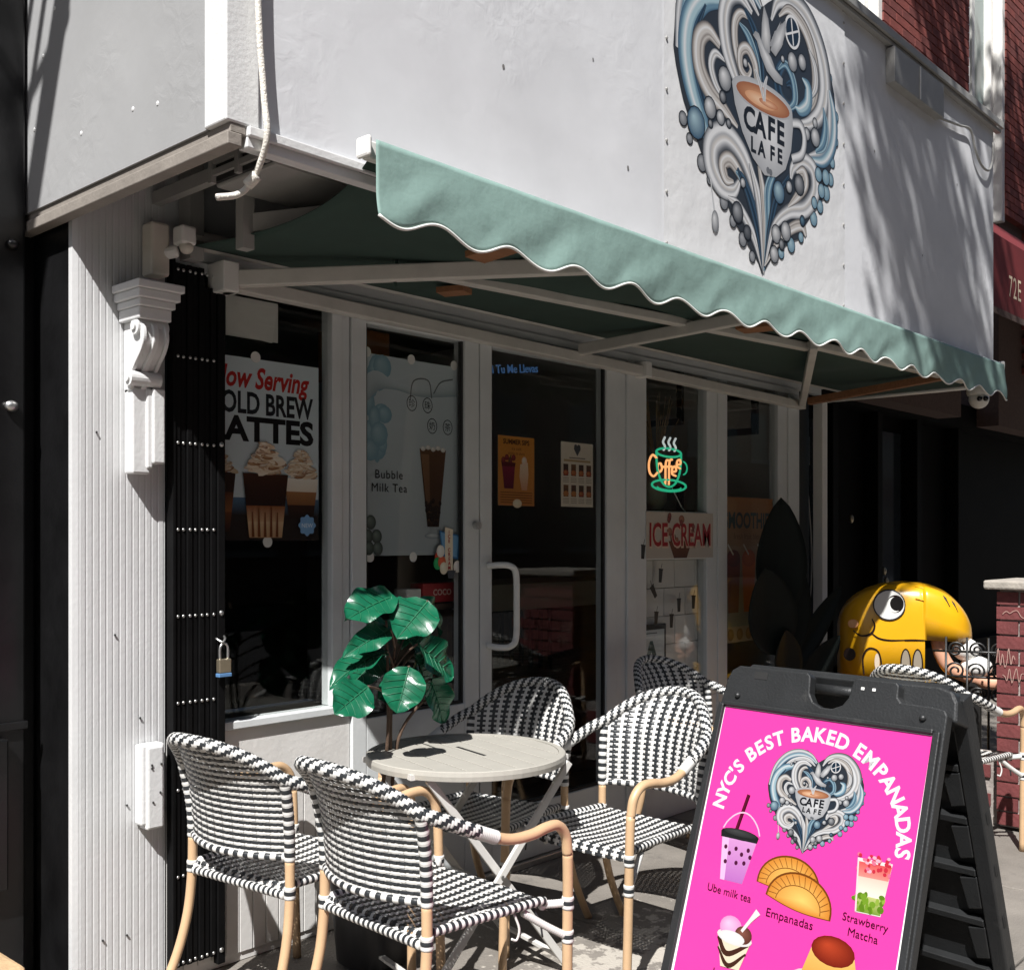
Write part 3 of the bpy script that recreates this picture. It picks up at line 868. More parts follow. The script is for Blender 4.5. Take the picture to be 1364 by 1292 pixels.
# ------------------------------------------------------------------ black building at the left
lb = wthing('black_facade', 'old glossy black painted wooden shop facade beside the pilaster', 'building', (0.5, 3.5, 0))
MB().box(-3.0,1.526,3.52,3.9,0,6.5).build('wall', 'black_paint', lb)
MB().box(1.529,1.84,3.2375,3.53,0,2.94).build('return_wall', 'black_paint', lb)
MB().box(-3.0,3.2,3.92,4.3,3.99,8.0).build('upper_wall', 'black_paint', lb)
MB().box(1.30,1.468,3.40,3.519,0,6.2).build('pilaster', 'black_paint', lb, bevel=0.008)
MB().box(1.475,1.526,3.47,3.519,0,2.5).build('batten', 'black_paint', lb, bevel=0.004)
MB().box(1.24,1.299,3.44,3.519,0.0,6.2).build('batten', 'black_paint', lb, bevel=0.006)
MB().box(1.22,1.47,3.385,3.399,0.86,0.885).build('ledge', 'black_paint', lb, bevel=0.003)
MB().sphere((1.42,3.39,1.86),0.022,12,sq=(1,0.7,0.8)).build('knob', 'steel', lb, smooth=True)
MB().sphere((1.425,3.39,2.36),0.02,12,sq=(1,0.7,0.8)).build('knob', 'black_paint', lb, smooth=True)
MB().box(1.30,1.40,3.36,3.3985,0.38,0.84).build('panel', 'black_paint', lb, bevel=0.006)
st = MB().box(0.6,1.345,3.10,3.384,0.0,0.235)
tag(st.build('stone_block', 'tan_stone', bevel=0.02, seg=3), 'tan sandstone block at the foot of the black facade', 'stone')

# fire escape of the black building, above the picture; its slats stripe the side of the sign box
fe = wthing('fire_escape', 'black iron fire escape landing high on the black facade', 'fire escape', (0.8, 3.2, 4.9))
for k in range(6):
    MB().box(-1.1,1.35,2.60+k*0.10-0.014,2.60+k*0.10+0.014,4.95,4.975).build('slat', 'iron', fe)
MB().box(-1.1,1.35,2.42,2.52,4.93,4.98).build('stringer', 'iron', fe)
for x in (-1.0, 0.1, 1.2):
    MB().bar((x,3.50,4.25),(x,2.42,4.93),0.03,0.03).build('strut', 'iron', fe)

# ------------------------------------------------------------------ upper brick storeys
bb = wthing('brick_building', 'red brick upper storeys above the white sign box', 'building', (8, 3.3, 3.9))
MB().box(1.85,7.0,3.27,3.9,2.98,9.5).box(7.40,9.03,3.27,3.9,2.45,9.5).box(9.93,14,3.27,3.9,2.45,9.5).box(7.0,14,3.5,3.95,6.6,9.5).build('wall', 'mortar', bb)
bL, bH = 0.212, 0.069
bme = [MB().box(0,bL,0,0.10,0,0.0585).mesh('brick', m) for m in ('brick', 'brick_b')]
bmh = [MB().box(0,0.10,0,0.10,0,0.0585).mesh('brick', m) for m in ('brick', 'brick_b')]
nbk = 0
for r in range(27):
    z = 4.62+r*bH
    x = 7.385 + (0 if r % 2 else 0)
    first = True
    while x < 9.03-0.05:
        if first and r % 2:
            share('brick', random.choice(bmh), bb, (x, 3.208+random.uniform(-.002,.002), z)); x += 0.11
        elif x + bL <= 9.04:
            share('brick', random.choice(bme), bb, (x, 3.208+random.uniform(-.002,.002), z)); x += bL+0.010
        else:
            share('brick', random.choice(bmh), bb, (x, 3.208, z)); x += 0.11
        first = False; nbk += 1
for r in range(30):
    z = 4.30+r*bH; x = 9.935; first = True
    for k in range(3):
        me = random.choice(bmh if (first and r % 2) else bme)
        share('brick', me, bb, (x, 3.208+random.uniform(-.002,.002), z)); x += (0.11 if (first and r % 2) else bL+0.01)
        first = False; nbk += 1
rest = MB()
for r in range(60):
    z = 2.9+r*bH
    for k in range(20):
        x = 10.66+k*(bL+0.01)-(0.11 if r % 2 else 0)
        if z > 4.29 and x < 10.6: continue
        rest.box(x, x+bL, 3.208, 3.30, z, z+0.0585)
tag(rest.build('brickwork', 'brick', bb), kind='stuff')
def upper_window(x0, x1, z0, z1, label):
    w = MB().box(x0,x0+0.10,3.30,3.42,z0,z1).box(x1-0.10,x1,3.30,3.42,z0,z1).box(x0+0.10,x1-0.10,3.30,3.42,z0,z0+0.08).build('window', 'white_plastic', bb, bevel=0.006)
    w['label'] = label
    MB().box(x0-0.02,x0+0.05,3.22,3.2995,z0-0.02,z1).box(x1-0.05,x1+0.02,3.22,3.2995,z0-0.02,z1).build('casing', 'white_plastic', w, bevel=0.006)
    MB().box(x0+0.10,x1-0.10,3.36,3.37,z0+0.08,z1).build('pane', 'grey_glass', w)
    mx = (x0+x1)/2
    MB().box(mx-0.03,mx+0.03,3.33,3.3595,z0+0.08,z1).build('meeting_stile', 'white_plastic', w)
upper_window(6.45,7.37,4.55,6.6,'upper window with pale green glass')
upper_window(9.04,9.92,4.25,6.6,'tall upper window between the brick piers')

# ------------------------------------------------------------------ dark neighbouring shop at the right and its red awning
nb_ = wthing('black_storefront', 'unlit black painted neighbouring shop beyond the cafe corner', 'storefront', (9, 3.5, 0))
MB().box(6.41,14,3.62,3.8,0,2.6).build('wall', 'black_void', nb_)
for x in (6.52, 7.2, 7.95, 8.7, 9.6):
    MB().box(x,x+0.09,3.50,3.619,0,2.5).build('post', 'black_void', nb_, bevel=0.006)
for x in (6.62, 8.05):
    MB().box(x,x+0.56,3.60,3.6195,0.9,2.3).build('pane', 'far_glass', nb_)
MB().box(6.41,14,3.46,3.619,2.42,2.62).build('lintel', 'black_void', nb_)
MB().box(6.6,14,3.50,3.615,0,0.55).build('stall_riser', 'black_void', nb_)
MB().tube(cr([(6.62,3.45,2.3),(6.66,3.42,1.8),(6.72,3.42,1.3),(6.70,3.44,0.8)],6),0.006,8).build('loose_wire', 'ac', nb_, smooth=True)
for x, z in ((7.35,1.62),(7.62,1.60),(8.2,1.2),(8.24,1.12),(8.18,1.05)):
    MB().sphere((x,3.56,z),0.028,10,sq=(0.7,0.7,1.2)).build('glint_bead', 'brass', nb_, smooth=True)  # brass beads added as small lamp glints in the dark recess
for x in (6.75, 7.45, 8.15):
    MB().box(x,x+0.40,3.585,3.5995,0.60,0.85).build('panel', 'black_paint', nb_, bevel=0.008)
MB().box(6.62,6.80,3.47,3.60,1.95,2.15).build('meter_box', 'black_paint', nb_, bevel=0.01)
ra = wthing('red_awning', 'dark red canvas awning with pale numerals on its valance', 'awning', (9, 3.2, 2.9))
MB().prism([(3.207,4.15),(2.36,3.38),(2.36,3.36),(3.207,4.13)], lambda y,z:(6.98,y,z), lambda y,z:(12,y,z)).build('canopy', 'red_canvas', ra)
MB().box(6.98,12,2.352,2.3595,2.90,3.372).build('valance', 'red_canvas', ra)
MB().box(6.98,12,2.345,2.3515,2.87,2.91).build('hem', 'mortar', ra)
MB().prism([(3.207,4.13),(2.36,3.36),(2.36,2.90),(3.207,2.90)], lambda y,z:(6.965,y,z), lambda y,z:(6.979,y,z)).build('side_flap', 'red_canvas', ra)
a = Art(); a.text('72E', -0.05, -0.01, 0.20, rgb(214,196,170), sx=0.75, spacing=1.15)
a.build('numerals', 'print', ra, (7.50, 2.3505, 3.03), FACE_S)

# brick garden pier and low wall
bp = wthing('brick_pier', 'red painted brick pier with a stone cap and scratched graffiti', 'pier', (5.9, 1.5, 0))
MB().box(5.632,6.00,1.412,1.848,0.02,1.20).build('core', 'mortar_l', bp)
pme = [MB().box(0,0.10,0,bL,0,0.062).mesh('brick','brick_p'), MB().box(0,0.10,0,0.10,0,0.062).mesh('brick','brick_p')]
for r in range(16):
    z = 0.03+r*0.073; y = 1.86; k = 0
    while y > 1.50:
        L_ = 0.10 if (k == 0 and r % 2) else bL
        y -= L_
        share('brick', pme[1 if L_ < .2 else 0], bp, (5.62+random.uniform(-.004,.004), y, z)); y -= 0.011; k += 1
MB().box(5.57,6.06,1.35,1.91,1.20,1.245).build('cap', 'cap', bp, bevel=0.01)
gr = Art(0.0003)
def scrib(x, y, w, h, seed):
    rn = random.Random(seed); p = [(x+w*i/9, y+h*(rn.random()-0.5)) for i in range(10)]
    gr.ribbon(p, [0.0032]*10, [rgb(170,140,130)]*2)
for k, sc_ in enumerate(((-0.17,1.09,0.16,0.05,3),(-0.02,1.02,0.16,0.05,5),(-0.20,0.86,0.09,0.10,8),(-0.17,0.78,0.10,0.08,9))):
    gr = Art(0.0003); scrib(*sc_); gr.build('graffiti', 'print', bp, (5.612, 1.66, 0), FACE_W)
lw = wthing('low_brick_wall', 'low red brick wall behind the lone chair', 'wall', (5.9, 2.2, 0))
MB().box(5.712,5.79,1.862,2.9,0.0,0.36).build('core', 'mortar_l', lw)
for r in range(5):
    z = 0.02+r*0.073; y = 2.9-(0.1 if r % 2 else 0)
    while y > 2.08:
        y -= bL; share('brick', pme[0], lw, (5.70+random.uniform(-.004,.004), y, z)); y -= 0.011

# ================================================================== printed emblem: heart of waves with a cup
W_ = rgb(216,217,219); G1 = rgb(164,166,170); G2 = rgb(106,109,114); G3 = rgb(50,54,60); K_ = rgb(26,30,36)
B1 = rgb(160,186,196); B2 = rgb(98,130,150); B3 = rgb(58,86,110); B4 = rgb(30,46,62); T1 = rgb(190,186,182); T2 = rgb(138,132,128)
PAL_W = [G3, G1, W_, W_, G1, T1, W_, G1, G2, G3]
PAL_T = [G3, T2, T1, W_, T1, T1, T2, T1, T2, G3]
PAL_B = [B4, B3, B2, B1, B2, B2, B3, B1, B3]
PAL_L = [B3, B2, B1, W_, B1, B1, B2, B2, B3]
PAL_D = [B4, B3, B4, B4, B3, G3, B4]
PAL_M = [G3, G1, W_, G1, B2, B1, W_, B2, B3]
def heart_art(S, step=None, mul=1.0):
    A = Art(step, mul)
    C = lambda px, py: (((px+(py-700)*0.16)-665)/840*S, -((py-700)*0.877-(px-665)*0.179)/840*S)
    k = S/840
    def rib(pts, w, pal, n=7): A.ribbon([C(*p) for p in pts], [x*k for x in w], pal, n=n)
    def pearl(x, y, r, c=W_, e=G3, ry=None):
        q = C(x, y); A.disc(q[0], q[1], (r+3)*k, ((ry or r)+3)*k, K_, n=14); A.disc(q[0], q[1], r*k, (ry or r)*k, e, c, n=14)
    out = [(720,375),(690,320),(620,262),(530,245),(430,275),(345,350),(290,450),(268,560),(275,650),(300,730),(345,820),(400,900),(470,990),(540,1080),(590,1155),
           (640,1105),(720,1070),(800,1040),(880,980),(960,910),(1030,830),(1075,740),(1100,640),(1100,560),(1070,460),(1010,370),(930,310),(850,300),(780,330)]
    rr = random.Random(4)
    pts = []
    for p, q in zip(out, out[1:]+out[:1]):
        for t in (0, 0.5):
            pts.append(C(p[0]+(q[0]-p[0])*t+rr.uniform(-7,7), p[1]+(q[1]-p[1])*t+rr.uniform(-7,7)))
    A.fan(pts, G3, rgb(40,52,66), C(680,680))
    for (x, y, r) in ((280,740,16),(300,790,12),(345,850,20),(372,893,11),(430,950,18),(465,1000,15),(505,1050,18),(545,1098,14),(700,1085,15),(760,1060,20),(820,1035,14),(905,975,20),(950,935,18),(995,890,22),(1030,845,18),(1050,790,15),(1085,720,13),(1098,640,14),(1078,520,12),(1050,430,11)):
        pearl(x, y, r, G1 if x < 600 else B1, G2 if x < 600 else B2)
    rib([(705,375),(650,315),(560,280),(460,295),(375,360),(322,450),(292,560)], [20,52,66,70,64,54,36], PAL_M)
    rib([(690,400),(640,350),(570,330),(490,345),(420,390)], [10,34,40,36,20], PAL_W)
    rib([(500,395),(420,410),(355,470),(325,560),(335,660),(375,760),(395,800)], [40,66,74,76,70,50,16], PAL_L)
    rib([(430,420),(375,500),(362,590),(385,690),(420,760)], [8,26,34,28,10], PAL_D)
    rib([(480,520),(430,490),(385,520),(375,590),(410,650),(470,690),(530,735)], [26,48,58,60,58,40,12], PAL_T)
    rib([(500,560),(455,545),(430,580),(445,630),(485,670)], [8,26,32,26,8], PAL_W)
    rib([(655,400),(600,365),(545,380),(512,440),(512,520),(540,590),(575,640)], [18,42,54,60,58,44,16], PAL_W)
    rib([(640,420),(600,410),(565,440),(555,500),(570,570),(590,620)], [8,26,34,34,26,10], PAL_T)
    rib([(620,395),(660,440),(680,500),(682,570),(672,620)], [14,34,40,34,14], PAL_D)
    rib([(585,440),(625,470),(655,530),(668,600)], [8,30,32,12], PAL_B)
    rib([(650,590),(645,540),(615,505),(578,520),(572,565),(600,585),(622,565),(612,545)], [30,34,34,32,28,20,14,6], PAL_T)
    rib([(755,400),(800,340),(870,322),(950,345),(1010,410),(1042,490),(1040,570),(1000,640),(930,680),(860,690)], [12,40,58,72,78,80,76,66,46,20], PAL_W)
    rib([(800,380),(860,350),(930,380),(975,440),(988,520),(965,600),(910,650)], [10,30,44,50,48,40,16], PAL_T)
    rib([(960,450),(990,500),(985,560),(950,600)], [8,28,30,10], PAL_W)
    rib([(850,520),(800,525),(765,570),(775,620),(820,640),(850,610),(835,575),(810,580)], [18,40,50,48,42,34,26,12], PAL_D)
    rib([(770,540),(815,520),(850,560),(850,620),(810,650)], [8,26,34,34,14], PAL_B)
    rib([(905,545),(935,570),(925,620),(880,645),(850,640)], [6,40,48,36,10], PAL_L)
    rib([(1065,560),(1072,640),(1050,720),(990,775),(905,785)], [18,64,76,66,18], PAL_M)
    rib([(1020,620),(1025,680),(1000,735),(950,765)], [8,40,44,14], PAL_B)
    rib([(600,1000),(585,900),(540,810),(470,765),(405,790),(390,850),(425,905),(480,915),(520,880)], [10,46,62,72,80,76,62,44,14], PAL_W)
    rib([(560,960),(530,880),(480,830),(440,845),(450,885),(485,890)], [8,34,44,44,34,10], PAL_T)
    rib([(600,1060),(575,960),(530,880),(500,860)], [8,30,30,8], PAL_B)
    rib([(592,1140),(560,1040),(500,960),(450,935)], [6,34,34,10], PAL_W)
    rib([(592,1140),(585,1030),(555,930),(510,850)], [6,30,34,10], PAL_D)
    rib([(594,1145),(605,1030),(600,920),(575,830)], [6,30,38,14], PAL_W)
    rib([(596,1145),(620,1030),(630,920),(620,835)], [6,26,34,16], PAL_T)
    rib([(598,1140),(640,1010),(660,900),(720,830)], [6,28,40,14], PAL_B)
    rib([(600,1130),(650,1010),(700,920),(780,850)], [6,24,30,10], PAL_D)
    rib([(604,1125),(670,1010),(760,960),(860,945),(925,890),(925,825),(870,800),(810,825),(790,860)], [6,28,44,56,60,58,50,40,14], PAL_W)
    rib([(760,945),(820,910),(870,870),(865,835),(825,840)], [8,34,44,38,14], PAL_T)
    rib([(610,1120),(690,1050),(770,1010),(830,1000),(850,1030)], [6,26,36,34,14], PAL_T)
    for (x, y, r, c, e) in ((488,608,30,W_,G2),(470,660,15,G1,G3),(405,697,26,W_,G2),(450,718,18,W_,G2),(487,730,11,G1,G3),(400,740,10,G1,G3),(335,745,38,B1,B3),(480,375,10,W_,G2),(512,358,9,W_,G2),
                            (597,548,11,W_,G2),(855,505,26,W_,G2),(912,497,22,W_,G2),(800,505,9,W_,G2),(905,715,17,W_,G2),(955,720,26,W_,G2),(960,675,13,W_,G2),(885,750,10,G1,G3),
                            (715,905,30,B1,B3),(835,875,28,G1,G3),(775,885,16,W_,G2),(530,890,12,W_,G2),(490,975,26,G1,G3),(530,1030,18,G2,G3),(680,1030,24,W_,G2),(735,1020,26,W_,G2),(705,1060,14,G1,G3),(660,1090,22,W_,G2),
                            (955,835,20,B1,B2),(1000,840,22,B1,B2),(965,885,20,B1,B2),(915,925,16,B1,B2),(835,985,14,B2,B4)):
        pearl(x, y, r, c, e)
    # emblem wheel
    q = C(868,415); A.disc(q[0], q[1], 40*k, 42*k, B4)
    A.ring(q[0], q[1], 40*k, 42*k, 8*k, W_); A.ribbon([C(868,375),C(868,455)], [6*k]*2, [W_,W_], smooth=False); A.ribbon([C(830,428),C(908,405)], [6*k]*2, [W_,W_], smooth=False)
    # drip
    rib([(375,890),(378,940),(380,990),(378,1010)], [5,5,8,10], [G1,W_,G1]); q = C(378,1005); A.disc(q[0], q[1], 17*k, 28*k, G2, W_, n=14)
    # cup
    rib([(815,690),(870,690),(888,730),(865,780),(805,800)], [26,28,28,28,26], [G2,W_,W_,G1,G3])
    A.fan([C(*p) for p in ((520,610),(828,664),(825,705),(803,775),(762,835),(705,862),(645,860),(592,815),(550,745),(525,670))], G1, W_, C(700,740))
    q = C(675,640)
    def ell(cx, cy, rx, ry, rot, n=26):
        return [C(cx+rx*math.cos(2*PI*i/n)*math.cos(rot)-ry*math.sin(2*PI*i/n)*math.sin(rot), cy+rx*math.cos(2*PI*i/n)*math.sin(rot)+ry*math.sin(2*PI*i/n)*math.cos(rot)) for i in range(n)]
    A.fan(ell(674,637,156,46,0.16), G1, W_); A.fan(ell(676,642,138,36,0.16), rgb(150,92,62), rgb(214,164,124))
    A.fan(ell(660,645,80,20,0.15), rgb(205,150,112), rgb(228,196,166)); A.fan(ell(700,650,50,11,0.15), rgb(176,112,78), rgb(222,180,148))
    rib([(676,645),(664,600),(650,570),(640,560)], [8,14,12,5], [W_,G1,W_]); rib([(680,645),(688,600),(705,570)], [8,14,6], [W_,G1,W_])
    # dove
    D0 = rgb(214,214,214); D1 = rgb(140,142,146)
    def feather(a, b, c, d): A.fan([C(*a), C(*b), C(*c), C(*d)], D1, D0)
    for i in range(5): feather((735,480), (735+8*i,470-10*i), (805+6*i,395-8*i+18*i*0.6), (790+4*i,430+14*i*0.6))
    A.fan([C(*p) for p in ((690,470),(700,420),(720,365),(738,400),(742,450),(730,500),(705,505))], D1, D0)
    A.fan([C(*p) for p in ((735,490),(770,430),(835,385),(830,420),(800,470),(760,505))], D1, W_)
    A.fan([C(*p) for p in ((648,462),(662,448),(680,452),(695,480),(735,510),(755,545),(790,565),(785,585),(745,580),(705,555),(680,515),(665,475))], D1, W_)
    # lettering on the cup
    for ch, x, y in (('C',586,736),('A',640,746),('F',697,754),('E',746,760)):
        q = C(x, y); A.text(ch, q[0], q[1], 84*k, K_, bold=3.2*k, sx=1.0)
    for ch, x, y in (('L',596,797),('A',638,805),('F',693,814),('E',733,818)):
        q = C(x, y); A.text(ch, q[0], q[1], 54*k, K_, bold=2.2*k, sx=1.0)
    q = C(672,846); A.disc(q[0]-7*k, q[1], 9*k, 9*k, G2); A.disc(q[0]+7*k, q[1]-2*k, 9*k, 9*k, G2)
    return A

bn = wthing('banner', 'white vinyl banner with a grey and blue heart of waves around a coffee cup', 'banner', (4.1, 2.29, 2.5))
def bpt(u, v):
    x = 3.335+(4.83-3.335)*u; z = 2.50+(3.955-2.50)*v
    e = min(u, 1-u, v, 1-v)
    return (x, 2.2925-0.0035 - 0.0022*min(1, e*12)*(0.5+0.5*math.sin(x*9+2*math.sin(z*4))*math.sin(z*7+x*3)), z)
MB().grid(bpt, 60, 60).build('vinyl', 'vinyl', bn, smooth=True)
HS = 1.335
heart_art(HS, 0.000014, 0.86).build('emblem', 'print', bn, (4.060, 2.2858, 3.206), FACE_S)
nl = MB()
for i in range(8):
    for x in (3.35, 4.815): nl.sphere((x, 2.286, 2.55+i*0.19), 0.007, 8, sq=(1,.5,1))
for i in range(7): nl.sphere((3.35+i*0.243, 2.286, 3.935), 0.007, 8, sq=(1,.5,1))
tag(nl.build('nail_heads', 'ac', bn), kind='stuff')

# ================================================================== posters and signs behind the glass
PY = 3.2295
def poster(name, label, cat, x0, x1, z0, z1, bgc, y=PY, bg2=None):
    t = wthing(name, label, cat, ((x0+x1)/2, y, z0))
    MB().box(x0, x1, y+0.0004, y+0.002, z0, z1).build('sheet', 'white_dull', t)
    A = Art(0.00003); A.rect(0, 0, x1-x0, z1-z0, bgc, bg2)
    return t, A
def finish(t, A, x0, z0, name='print', y=PY, mat='print_gloss'):
    return A.build(name, mat, t, (x0, y+0.0002, z0), FACE_S)

# latte poster
t, A = poster('latte_poster', 'poster of iced lattes reading cold brew lattes behind the gate window', 'poster', 1.93, 2.470, 1.445, 2.082, rgb(214,226,232))
A.fit('Now Serving', 0.085, 0.498, 0.535, 0.070, rgb(190,40,34), shear=0.25, bold=0.003)
A.fit('COLD BREW', 0.075, 0.515, 0.445, 0.072, rgb(22,24,28), bold=0.003)
A.fit('LATTES', 0.085, 0.517, 0.350, 0.080, rgb(16,17,20), bold=0.0045)
A.rect(0, 0, 0.54, 0.09, rgb(44,34,30)); A.rect(0, 0.09, 0.54, 0.15, rgb(90,120,150), rgb(50,44,44))
def latte(cx, w, zb, zt, foam, layers):
    for i, (c1, c2) in enumerate(layers):
        n = len(layers); a = zb+(zt-zb)*i/n; b = zb+(zt-zb)*(i+1)/n
        wa = w*(0.72+0.28*i/n)/2; wb = w*(0.72+0.28*(i+1)/n)/2
        A.poly([(cx-wa,a),(cx+wa,a),(cx+wb,b),(cx-wb,b)], c2, c1)
    rr = random.Random(int(cx*1000))
    for k in range(90):
        q = k/90; r = w*rr.uniform(0.05,0.13)*(1-0.4*q); x = cx+rr.uniform(-.42,.42)*w*(1-0.85*q**1.5); z = zt+0.006+q*foam
        A.disc(x, z, r*1.5, r*0.5, rr.choice([rgb(168,128,90),rgb(206,180,148),rgb(232,218,198),rgb(136,88,52),rgb(222,204,178)]), rr.choice([rgb(226,210,188),rgb(196,160,124),rgb(240,232,220)]), n=9, rot=rr.uniform(-.5,.5))
latte(0.10, 0.17, 0.03, 0.235, 0.075, [(rgb(60,36,24),rgb(120,70,40)),(rgb(150,96,56),rgb(90,48,28)),(rgb(46,26,18),rgb(60,34,22))])
latte(0.46, 0.15, 0.08, 0.225, 0.095, [(rgb(40,26,20),rgb(56,34,24)),(rgb(128,86,52),rgb(160,112,72)),(rgb(222,210,192),rgb(236,228,216))])
latte(0.305, 0.19, 0.01, 0.235, 0.10, [(rgb(190,150,112),rgb(206,176,140)),(rgb(196,160,124),rgb(140,84,50)),(rgb(40,24,18),rgb(52,30,22)),(rgb(52,30,22),rgb(70,40,26))])
for k, (dx, h) in enumerate(((-.055,.10),(-.03,.115),(-.005,.10),(.02,.118),(.045,.10))):
    A.ribbon([(0.305+dx, 0.012), (0.305+dx*1.05, h)], [0.012, 0.004], [rgb(90,48,26), rgb(120,68,38)], smooth=False)
pts = [(0.482+0.036*(1+0.1*math.cos(8*a_))*math.cos(a_), 0.055+0.036*(1+0.1*math.cos(8*a_))*math.sin(a_)) for a_ in [2*PI*i/48 for i in range(48)]]
A.poly(pts, rgb(120,164,206)); A.text('NEW', 0.482, 0.047, 0.022, rgb(220,230,240))
finish(t, A, 1.93, 1.445)
sk = MB()
for (x, z) in ((2.195, 2.088), (2.245, 1.44)):
    sk.tube([(x, PY-0.001, z), (x, PY-0.0024, z)], 0.020, 14)
sk.build('suction_pad', 'white_plastic', t)

# milk tea poster
t, A = poster('milk_tea_poster', 'pale poster of a tall glass of bubble milk tea in the door', 'poster', 2.684, 3.192, 1.385, 2.168, rgb(196,206,212), bg2=rgb(168,176,182))
rr = random.Random(3)
for k in range(16):
    A.disc(rr.uniform(0.0,0.11), 0.45+rr.uniform(-.05,.30), rr.uniform(.02,.05), rr.uniform(.02,.07), rgb(126,160,176), rgb(168,194,204), n=12)
A.ribbon([(0.0,0.62),(0.06,0.68),(0.16,0.67),(0.30,0.66),(0.50,0.69)], [.06,.08,.03,.04,.06], [rgb(150,164,172),rgb(186,196,202),rgb(196,206,212)])
A.ribbon([(0.24,0.62),(0.26,0.70),(0.34,0.71),(0.36,0.64)], [.006]*4, [rgb(110,116,120)]*2); A.ribbon([(0.37,0.66),(0.41,0.71),(0.48,0.73)], [.006]*3, [rgb(110,116,120)]*2)
for ch, x, z in (('珍',0.250,0.610),('珠',0.336,0.609),('奶',0.362,0.527),('茶',0.450,0.528)):
    A.ring(x, z, 0.026, 0.030, 0.0035, rgb(44,48,52)); A.text(ch, x, z-0.013, 0.036, rgb(44,48,52))
A.poly([(0.292,0.432),(0.440,0.432),(0.400,0.115),(0.335,0.115)], rgb(92,64,44), rgb(58,38,28))
A.poly([(0.300,0.41),(0.345,0.41),(0.352,0.14),(0.340,0.14)], rgb(128,94,68), rgb(92,64,46))
for k in range(44):
    z = rr.uniform(0.125,0.225); wdt = 0.026+(z-0.12)*0.17
    A.disc(0.366+rr.uniform(-wdt,wdt), z, 0.0085, 0.0085, rgb(20,14,12), rgb(54,38,32), n=9)
for k in range(5): A.disc(0.31+k*0.028, 0.432+0.006*(k%2), 0.014, 0.010, rgb(190,186,178), rgb(226,224,220), n=9)
A.poly([(0.345,0.115),(0.391,0.115),(0.384,0.085),(0.352,0.085)], rgb(150,158,162)); A.disc(0.368,0.078,0.050,0.012, rgb(130,140,146), rgb(190,198,202))
A.text('Bubble', 0.128, 0.302, 0.048, rgb(40,42,44), spacing=1.12); A.text('Milk Tea', 0.130, 0.250, 0.048, rgb(40,42,44), spacing=1.12)
for (x, z) in ((.035,.13),(.02,.075),(.065,.075),(.025,.03),(.07,.028)):
    A.disc(x, z, 0.026, 0.028, rgb(56,64,60), rgb(120,132,126), n=14)
finish(t, A, 2.684, 1.385)
sk = MB()
for (x, z) in ((2.70, 2.172), (2.93, 2.170), (3.17, 2.174), (2.715, 1.38), (2.94, 1.378)):
    sk.tube([(x, PY-0.001, z), (x, PY-0.0024, z)], 0.020, 14)
sk.build('suction_pad', 'white_plastic', t)

# upright ice cream cut-out sign on the door
t = wthing('ice_cream_sticker', 'small blue and white cut out sign reading ice cream downwards', 'sign', (3.125, 3.226, 1.29))
A = Art(0.0002)
A.poly([(0.028,0.185),(0.045,0.08),(0.135,0.065),(0.148,0.165)], rgb(62,112,160)); A.poly([(0.035,0.178),(0.052,0.088),(0.128,0.074),(0.140,0.160)], rgb(110,158,196))
A.poly([(0.060,0.20),(0.060,0.02),(0.105,0.005),(0.105,0.19)], rgb(226,214,190))
for k, ch in enumerate('ICE CREAM'): A.text(ch, 0.083, 0.172-k*0.0185, 0.021, rgb(170,34,30), bold=0.0006)
for x, z, c in ((.022,.075,rgb(170,60,40)),(.015,.05,rgb(40,150,90)),(.04,.055,rgb(190,90,60)),(.032,.10,rgb(220,214,200)),(.05,.03,rgb(222,206,180)),(.128,.035,rgb(216,208,196))):
    A.disc(x, z, 0.023, 0.026, c, tuple(min(1, q*1.5) for q in c), n=12)
A.poly([(0.07,0.02),(0.12,0.02),(0.105,-0.012),(0.075,-0.012)], rgb(70,74,80))
A.build('print', 'print_gloss', t, (3.050, 3.2200, 1.300), FACE_S)

# cartons on a shelf inside, behind the plant
t = wthing('red_carton', 'red snack carton standing inside the door glass', 'carton', (3.12, 3.34, 1.18))
MB().box(3.06,3.26,3.30,3.38,1.185,1.265).build('box', 'red_box', t, bevel=0.003)
A = Art(0.0003); A.text('COCO', 0, 0, 0.035, rgb(230,190,180), bold=0.001); A.build('lettering', 'print', t, (3.17,3.2985,1.215), FACE_S)
t = wthing('white_carton', 'white lettered carton beside the red one inside the glass', 'carton', (3.0, 3.34, 1.18))
MB().box(2.97,3.05,3.30,3.38,1.180,1.245).build('box', 'white_dull', t, bevel=0.003)
sh = MB().box(2.70,3.28,3.29,3.50,1.155,1.1795).box(2.72,2.75,3.32,3.49,0.02,1.1545).box(3.22,3.25,3.32,3.49,0.02,1.1545)
tag(sh.build('shelf', 'dark_wood', bevel=0.003), 'dark wooden shelf inside the door holding the cartons', 'shelf')
ob = MB().box(2.86,3.10,3.55,3.75,2.12,2.34)
tag(ob.build('orange_panel', 'orange_box', bevel=0.01), 'orange panel glimpsed above the milk tea poster', 'panel')
pp = Art(0.0003); pp.rect(0,0,0.215,0.14,rgb(196,196,190)); 
t = wthing('paper_sheet', 'blank paper sheet taped high in the window above the lattes', 'paper', (2.18,PY,2.15)); pp.poly([(0,0.012),(0.19,-0.004),(0.215,0.14),(0,0.14)], rgb(204,204,198))
pp.build('sheet', 'print', t, (2.075,PY,2.15), FACE_S)

